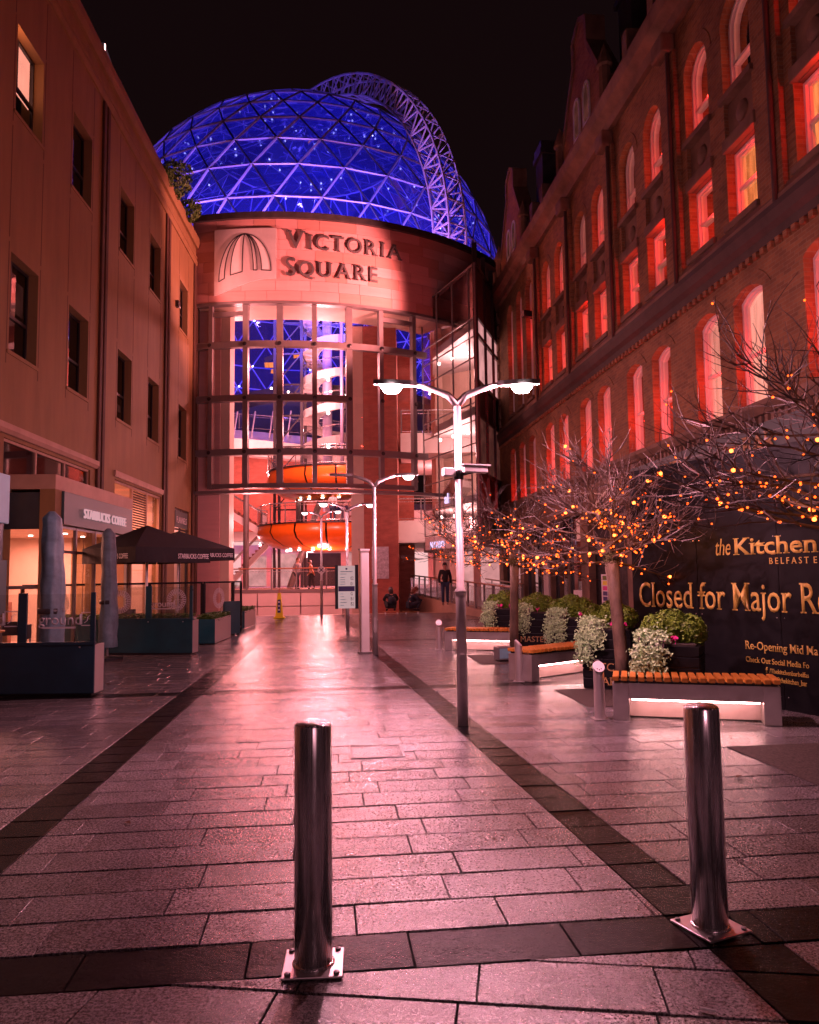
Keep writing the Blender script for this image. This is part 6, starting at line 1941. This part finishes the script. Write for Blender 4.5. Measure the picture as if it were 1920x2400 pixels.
# ---------------------------------------------------------------- people
def skin_obj(name, verts, edges, radii, mt, parent, root=0, sub=2):
    me = bpy.data.meshes.new(name)
    bm = bmesh.new()
    lay = bm.verts.layers.skin.verify()
    vs = []
    for i, (p, r) in enumerate(zip(verts, radii)):
        v = bm.verts.new(p); v[lay].radius = (r, r) if not isinstance(r, tuple) else r
        v[lay].use_root = (i == root)
        vs.append(v)
    for a, b in edges: bm.edges.new((vs[a], vs[b]))
    bm.to_mesh(me); bm.free()
    o = put(name, me, mt, parent)
    k = o.modifiers.new('skin', 'SKIN'); k.use_smooth_shade = True
    s = o.modifiers.new('sub', 'SUBSURF'); s.levels = sub - 1; s.render_levels = sub - 1
    return o
def person(loc, rz, label, pose, top, legs, hair, long_hair=False, coat=False, H=1.74):
    """pose: dict of joint positions in the person's own frame (facing -y), z up"""
    o = thing('person', label, 'person', loc, rz)
    J = dict(pose)
    nk, hd0 = Vector(J['neck']), Vector(J['head'])
    up = (hd0 - nk).normalized()
    J['head'] = nk + up * 0.075; J['face'] = nk + up * 0.155 + Vector((0, -0.008, 0)); J['crown'] = nk + up * 0.235
    order = ['pelvis', 'waist', 'chest', 'neck', 'head', 'lsh', 'lel', 'lwr', 'lha', 'rsh', 'rel', 'rwr', 'rha', 'lhip', 'lkn', 'lan', 'lto', 'rhip', 'rkn', 'ran', 'rto', 'face', 'crown']
    rad = dict(pelvis=.125, waist=.115, chest=.135, neck=.055, head=.074, lsh=.065, lel=.045, lwr=.032, lha=.035, rsh=.065, rel=.045, rwr=.032, rha=.035, lhip=.09, lkn=.058, lan=.04, lto=.038, rhip=.09, rkn=.058, ran=.04, rto=.038, face=.094, crown=.066)
    ix = {k: i for i, k in enumerate(order)}
    ed = [('pelvis', 'waist'), ('waist', 'chest'), ('chest', 'neck'), ('neck', 'head'), ('head', 'face'), ('face', 'crown'), ('chest', 'lsh'), ('lsh', 'lel'), ('lel', 'lwr'), ('lwr', 'lha'), ('chest', 'rsh'), ('rsh', 'rel'), ('rel', 'rwr'), ('rwr', 'rha'), ('pelvis', 'lhip'), ('lhip', 'lkn'), ('lkn', 'lan'), ('lan', 'lto'), ('pelvis', 'rhip'), ('rhip', 'rkn'), ('rkn', 'ran'), ('ran', 'rto')]
    skin_obj('body', [J[k] for k in order], [(ix[a], ix[b]) for a, b in ed], [rad[k] for k in order], 'skin', o)
    tk = ['waist', 'chest', 'lsh', 'lel', 'lwr', 'rsh', 'rel', 'rwr'] + ['pelvis']
    if coat: tk += ['hem']
    g = dict(J); 
    g['hem'] = (Vector(J['pelvis']) + (Vector(J['lkn']) + Vector(J['rkn'])) / 2) / 2
    ti = {k: i for i, k in enumerate(tk)}
    te = [('waist', 'chest'), ('chest', 'lsh'), ('lsh', 'lel'), ('lel', 'lwr'), ('chest', 'rsh'), ('rsh', 'rel'), ('rel', 'rwr'), ('pelvis', 'waist')] + ([('pelvis', 'hem')] if coat else [])
    tr_ = dict(waist=.145, chest=.162, lsh=.088, lel=.064, lwr=.048, rsh=.088, rel=.064, rwr=.048, pelvis=.155, hem=.17)
    skin_obj('jacket', [g[k] for k in tk], [(ti[a], ti[b]) for a, b in te], [tr_[k] for k in tk], top, o)
    lk = ['pelvis', 'lhip', 'lkn', 'lan', 'rhip', 'rkn', 'ran']
    li = {k: i for i, k in enumerate(lk)}
    le = [('pelvis', 'lhip'), ('lhip', 'lkn'), ('lkn', 'lan'), ('pelvis', 'rhip'), ('rhip', 'rkn'), ('rkn', 'ran')]
    lr = dict(pelvis=.14, lhip=.105, lkn=.076, lan=.06, rhip=.105, rkn=.076, ran=.06)
    skin_obj('trousers', [J[k] for k in lk], [(li[a], li[b]) for a, b in le], [lr[k] for k in lk], legs, o)
    for s in ('l', 'r'):
        a, b = Vector(J[s + 'an']), Vector(J[s + 'to'])
        skin_obj('shoe', [a + Vector((0, 0.03, -.01)), b], [(0, 1)], [.05, .045], 'cloth_black', o)
    fc = Vector(J['face'])
    hm = MB(); n_ = 14
    vs = []
    for j in range(7):
        t = PI / 2 * j / 6
        for i in range(n_):
            a_ = 2 * PI * i / n_
            r_ = 0.112 * math.cos(t) if j else 0.110
            z_ = 0.125 * math.sin(t) + (0.0 if math.sin(a_) < -0.25 else (-0.06 if j == 0 else 0))
            vs.append((r_ * math.cos(a_) * 0.92, r_ * math.sin(a_) + 0.012, z_ + 0.02))
    fs = [(j * n_ + i, j * n_ + (i + 1) % n_, (j + 1) * n_ + (i + 1) % n_, (j + 1) * n_ + i) for j in range(6) for i in range(n_)]
    hm.add(vs, fs)
    if long_hair:
        hm.tube([(0, 0.05, 0.02), (0, 0.085, -0.08), (0, 0.095, -0.22)], [0.095, 0.10, 0.075], 10)
    ho = hm.build('hair', hair, o, smooth=True)
    q_ = up.to_track_quat('Z', 'Y').to_matrix().to_4x4() if False else Vector((0, 0, 1)).rotation_difference(up).to_matrix().to_4x4()
    ho.matrix_local = Matrix.Translation(fc) @ q_
    for ex in (-0.033, 0.033):
        MB().ico((ex, fc.y - 0.088, fc.z + 0.012), 0.011).build('eye', 'ink', o)
    MB().ico((0, fc.y - 0.098, fc.z - 0.015), 0.016).build('nose', 'skin', o)
    return o
def stand(step=0.12, lean=0.0, arm=0.1, H=1.74):
    k = H / 1.74
    P = dict(pelvis=(0, 0, .93), waist=(0, -lean * .2, 1.10), chest=(0, -lean * .5, 1.32), neck=(0, -lean * .8, 1.49), head=(0, -lean, 1.60), crown=(0, -lean, 1.66),
             lsh=(-.18, -lean * .6, 1.40), lel=(-.24, .02 + arm * .4, 1.13), lwr=(-.23, -arm, .90), lha=(-.22, -arm * 1.2, .82), rsh=(.18, -lean * .6, 1.40), rel=(.24, .02 - arm * .4, 1.13), rwr=(.23, arm * .5, .90), rha=(.22, arm * .6, .82),
             lhip=(-.09, 0, .88), lkn=(-.10, -step, .50), lan=(-.10, -step * .8, .09), lto=(-.11, -step - .14, .04), rhip=(.09, 0, .88), rkn=(.10, step * .4, .50), ran=(.10, step * 1.2, .10), rto=(.11, step * .9 - .12, .045))
    return {a: (b[0] * k, b[1] * k, b[2] * k) for a, b in P.items()}
crouch = dict(pelvis=(0, 0.10, .27), waist=(0, .06, .42), chest=(0, -.06, .60), neck=(0, -.12, .74), head=(0, -.17, .84), crown=(0, -.18, .90), lsh=(-.19, -.08, .66), lel=(-.30, -.22, .48), lwr=(-.20, -.40, .44), lha=(-.15, -.45, .44), rsh=(.19, -.08, .66), rel=(.30, -.22, .48), rwr=(.20, -.40, .44), rha=(.15, -.45, .44),
              lhip=(-.11, .06, .26), lkn=(-.22, -.34, .40), lan=(-.16, -.16, .10), lto=(-.17, -.32, .04), rhip=(.11, .06, .26), rkn=(.22, -.34, .40), ran=(.16, -.16, .10), rto=(.17, -.32, .04))
c1 = person((-0.81, 32.35, 0.0), PI + 0.15, 'person in black crouching on a skateboard with a dark backpack', crouch, 'cloth_black', 'cloth_black', 'hair', True)
MB().lathe([(0.0, 0.30), (0.13, 0.32), (0.16, 0.45), (0.13, 0.60), (0.0, 0.63)], 12, (0.0, 0.20)).build('backpack', 'cloth_navy', c1, smooth=True)
c2 = person((0.03, 32.2, 0.0), PI * 0.6, 'person in dark coat crouching beside the other with ginger hair', crouch, 'cloth_navy', 'cloth_navy', 'hair_ginger', True, True)
for i, (x, y, rz, lb) in enumerate(((-0.81, 32.3, 0.1, 'skateboard under the crouching person with the backpack'), (0.05, 32.15, -0.1, 'skateboard under the crouching person with ginger hair'))):
    o = thing('skateboard', lb, 'skateboard', (x, y, 0), rz)
    MB().prism([(-0.40, 0.115), (-0.33, 0.09), (0.33, 0.09), (0.40, 0.115), (0.40, 0.125), (0.33, 0.102), (-0.33, 0.102), (-0.40, 0.125)], -0.1, 0.1, 'xz').build('deck', 'timber', o, fix=True)
    for a in (-0.25, 0.25):
        for b in (-0.08, 0.08):
            w_ = MB().lathe([(0.03, -0.018), (0.03, 0.018)], 10).build('wheel', 'white_text', o); w_.location = (a, b, 0.033); w_.rotation_euler = (PI / 2, 0, 0)
for p_ in (c1, c2): p_.location.z = 0.10
person((1.48, 33.0, 0.30), 0.1, 'person in black jacket and jeans standing on the ramp behind the railing', stand(0.05, 0.0, 0.05, 1.80), 'cloth_black', 'cloth_jeans', 'hair')
person((-6.35, 43.2, 0.88), 0.9, 'person in grey top and dark trousers walking on the landing', stand(0.2, 0.05, 0.15), 'cloth_grey', 'cloth_navy', 'hair_ginger')
person((-5.55, 43.4, 0.88), -1.2, 'person in orange jacket leaning on the landing rail', stand(0.12, 0.12, 0.2, 1.6), 'cloth_orange', 'cloth_black', 'hair')
person((-0.95, 43.0, 0.62), 2.6, 'dark dressed person stooping by the notice on the brick pier', stand(0.1, 0.25, 0.2, 1.7), 'cloth_navy', 'cloth_black', 'hair')
person((-4.35, 43.3, 4.6), 3.0, 'person in white top leaning on the lower pod rail', stand(0.05, 0.1, 0.1), 'cloth_white', 'cloth_jeans', 'hair_ginger')
# notice on the brick pier
o = box('wall_notice', 'poster', None, -0.45, 0.35, -0.04, 0.0, -0.75, 0.75); o.location = (-1.35, 36.14, 2.2); tag(o, 'pale framed notice board on the right brick pier', 'notice')
# pub table flower pot on the landing
fp = thing('potted_plant', 'dry reddish potted plant standing on the landing behind the directory', 'plant', (-3.2, 43.2, 0.88))
MB().lathe([(0.18, 0.0), (0.24, 0.5), (0.20, 0.5), (0.0, 0.45)], 14).build('pot', 'frame_dark', fp)
mb = MB(); rr = random.Random(77)
for k in range(60):
    a = rr.uniform(0, 6.28); e_ = rr.uniform(.6, 1.4); l_ = rr.uniform(.4, .9)
    mb.tube([(0, 0, .45), (l_ * .5 * math.cos(a) * math.cos(e_), l_ * .5 * math.sin(a) * math.cos(e_), .45 + l_ * .55 * math.sin(e_)), (l_ * math.cos(a) * math.cos(e_), l_ * math.sin(a) * math.cos(e_), .45 + l_ * math.sin(e_) * .9)], [.012, .01, .003], 4, cap=False)
mb.build('fronds', 'hair_ginger', fp)
# roof-top shrub on the left building
rs = thing('rooftop_shrub', 'dark bushy shrub spilling over the left parapet in front of the dome', 'shrub', (-9.05, 28.6, 16.5))
mb = MB(); rr = random.Random(78)
foliage_ball(mb, (0, 0, 0.5), 0.75, 1500, 0.07, rr, 1.0, 0.5); foliage_ball(mb, (0.1, 2.0, 0.2), 0.6, 900, 0.07, rr, 0.8, 0.5); foliage_ball(mb, (0, -0.9, 0.1), 0.4, 500, 0.06, rr)
f_ = mb.build('foliage', 'leaf_hedge', rs); f_['kind'] = 'stuff'
MB().tube([(0, 0, -0.3), (0, 0, 0.5)], 0.05, 6).build('stem', 'bark', rs)
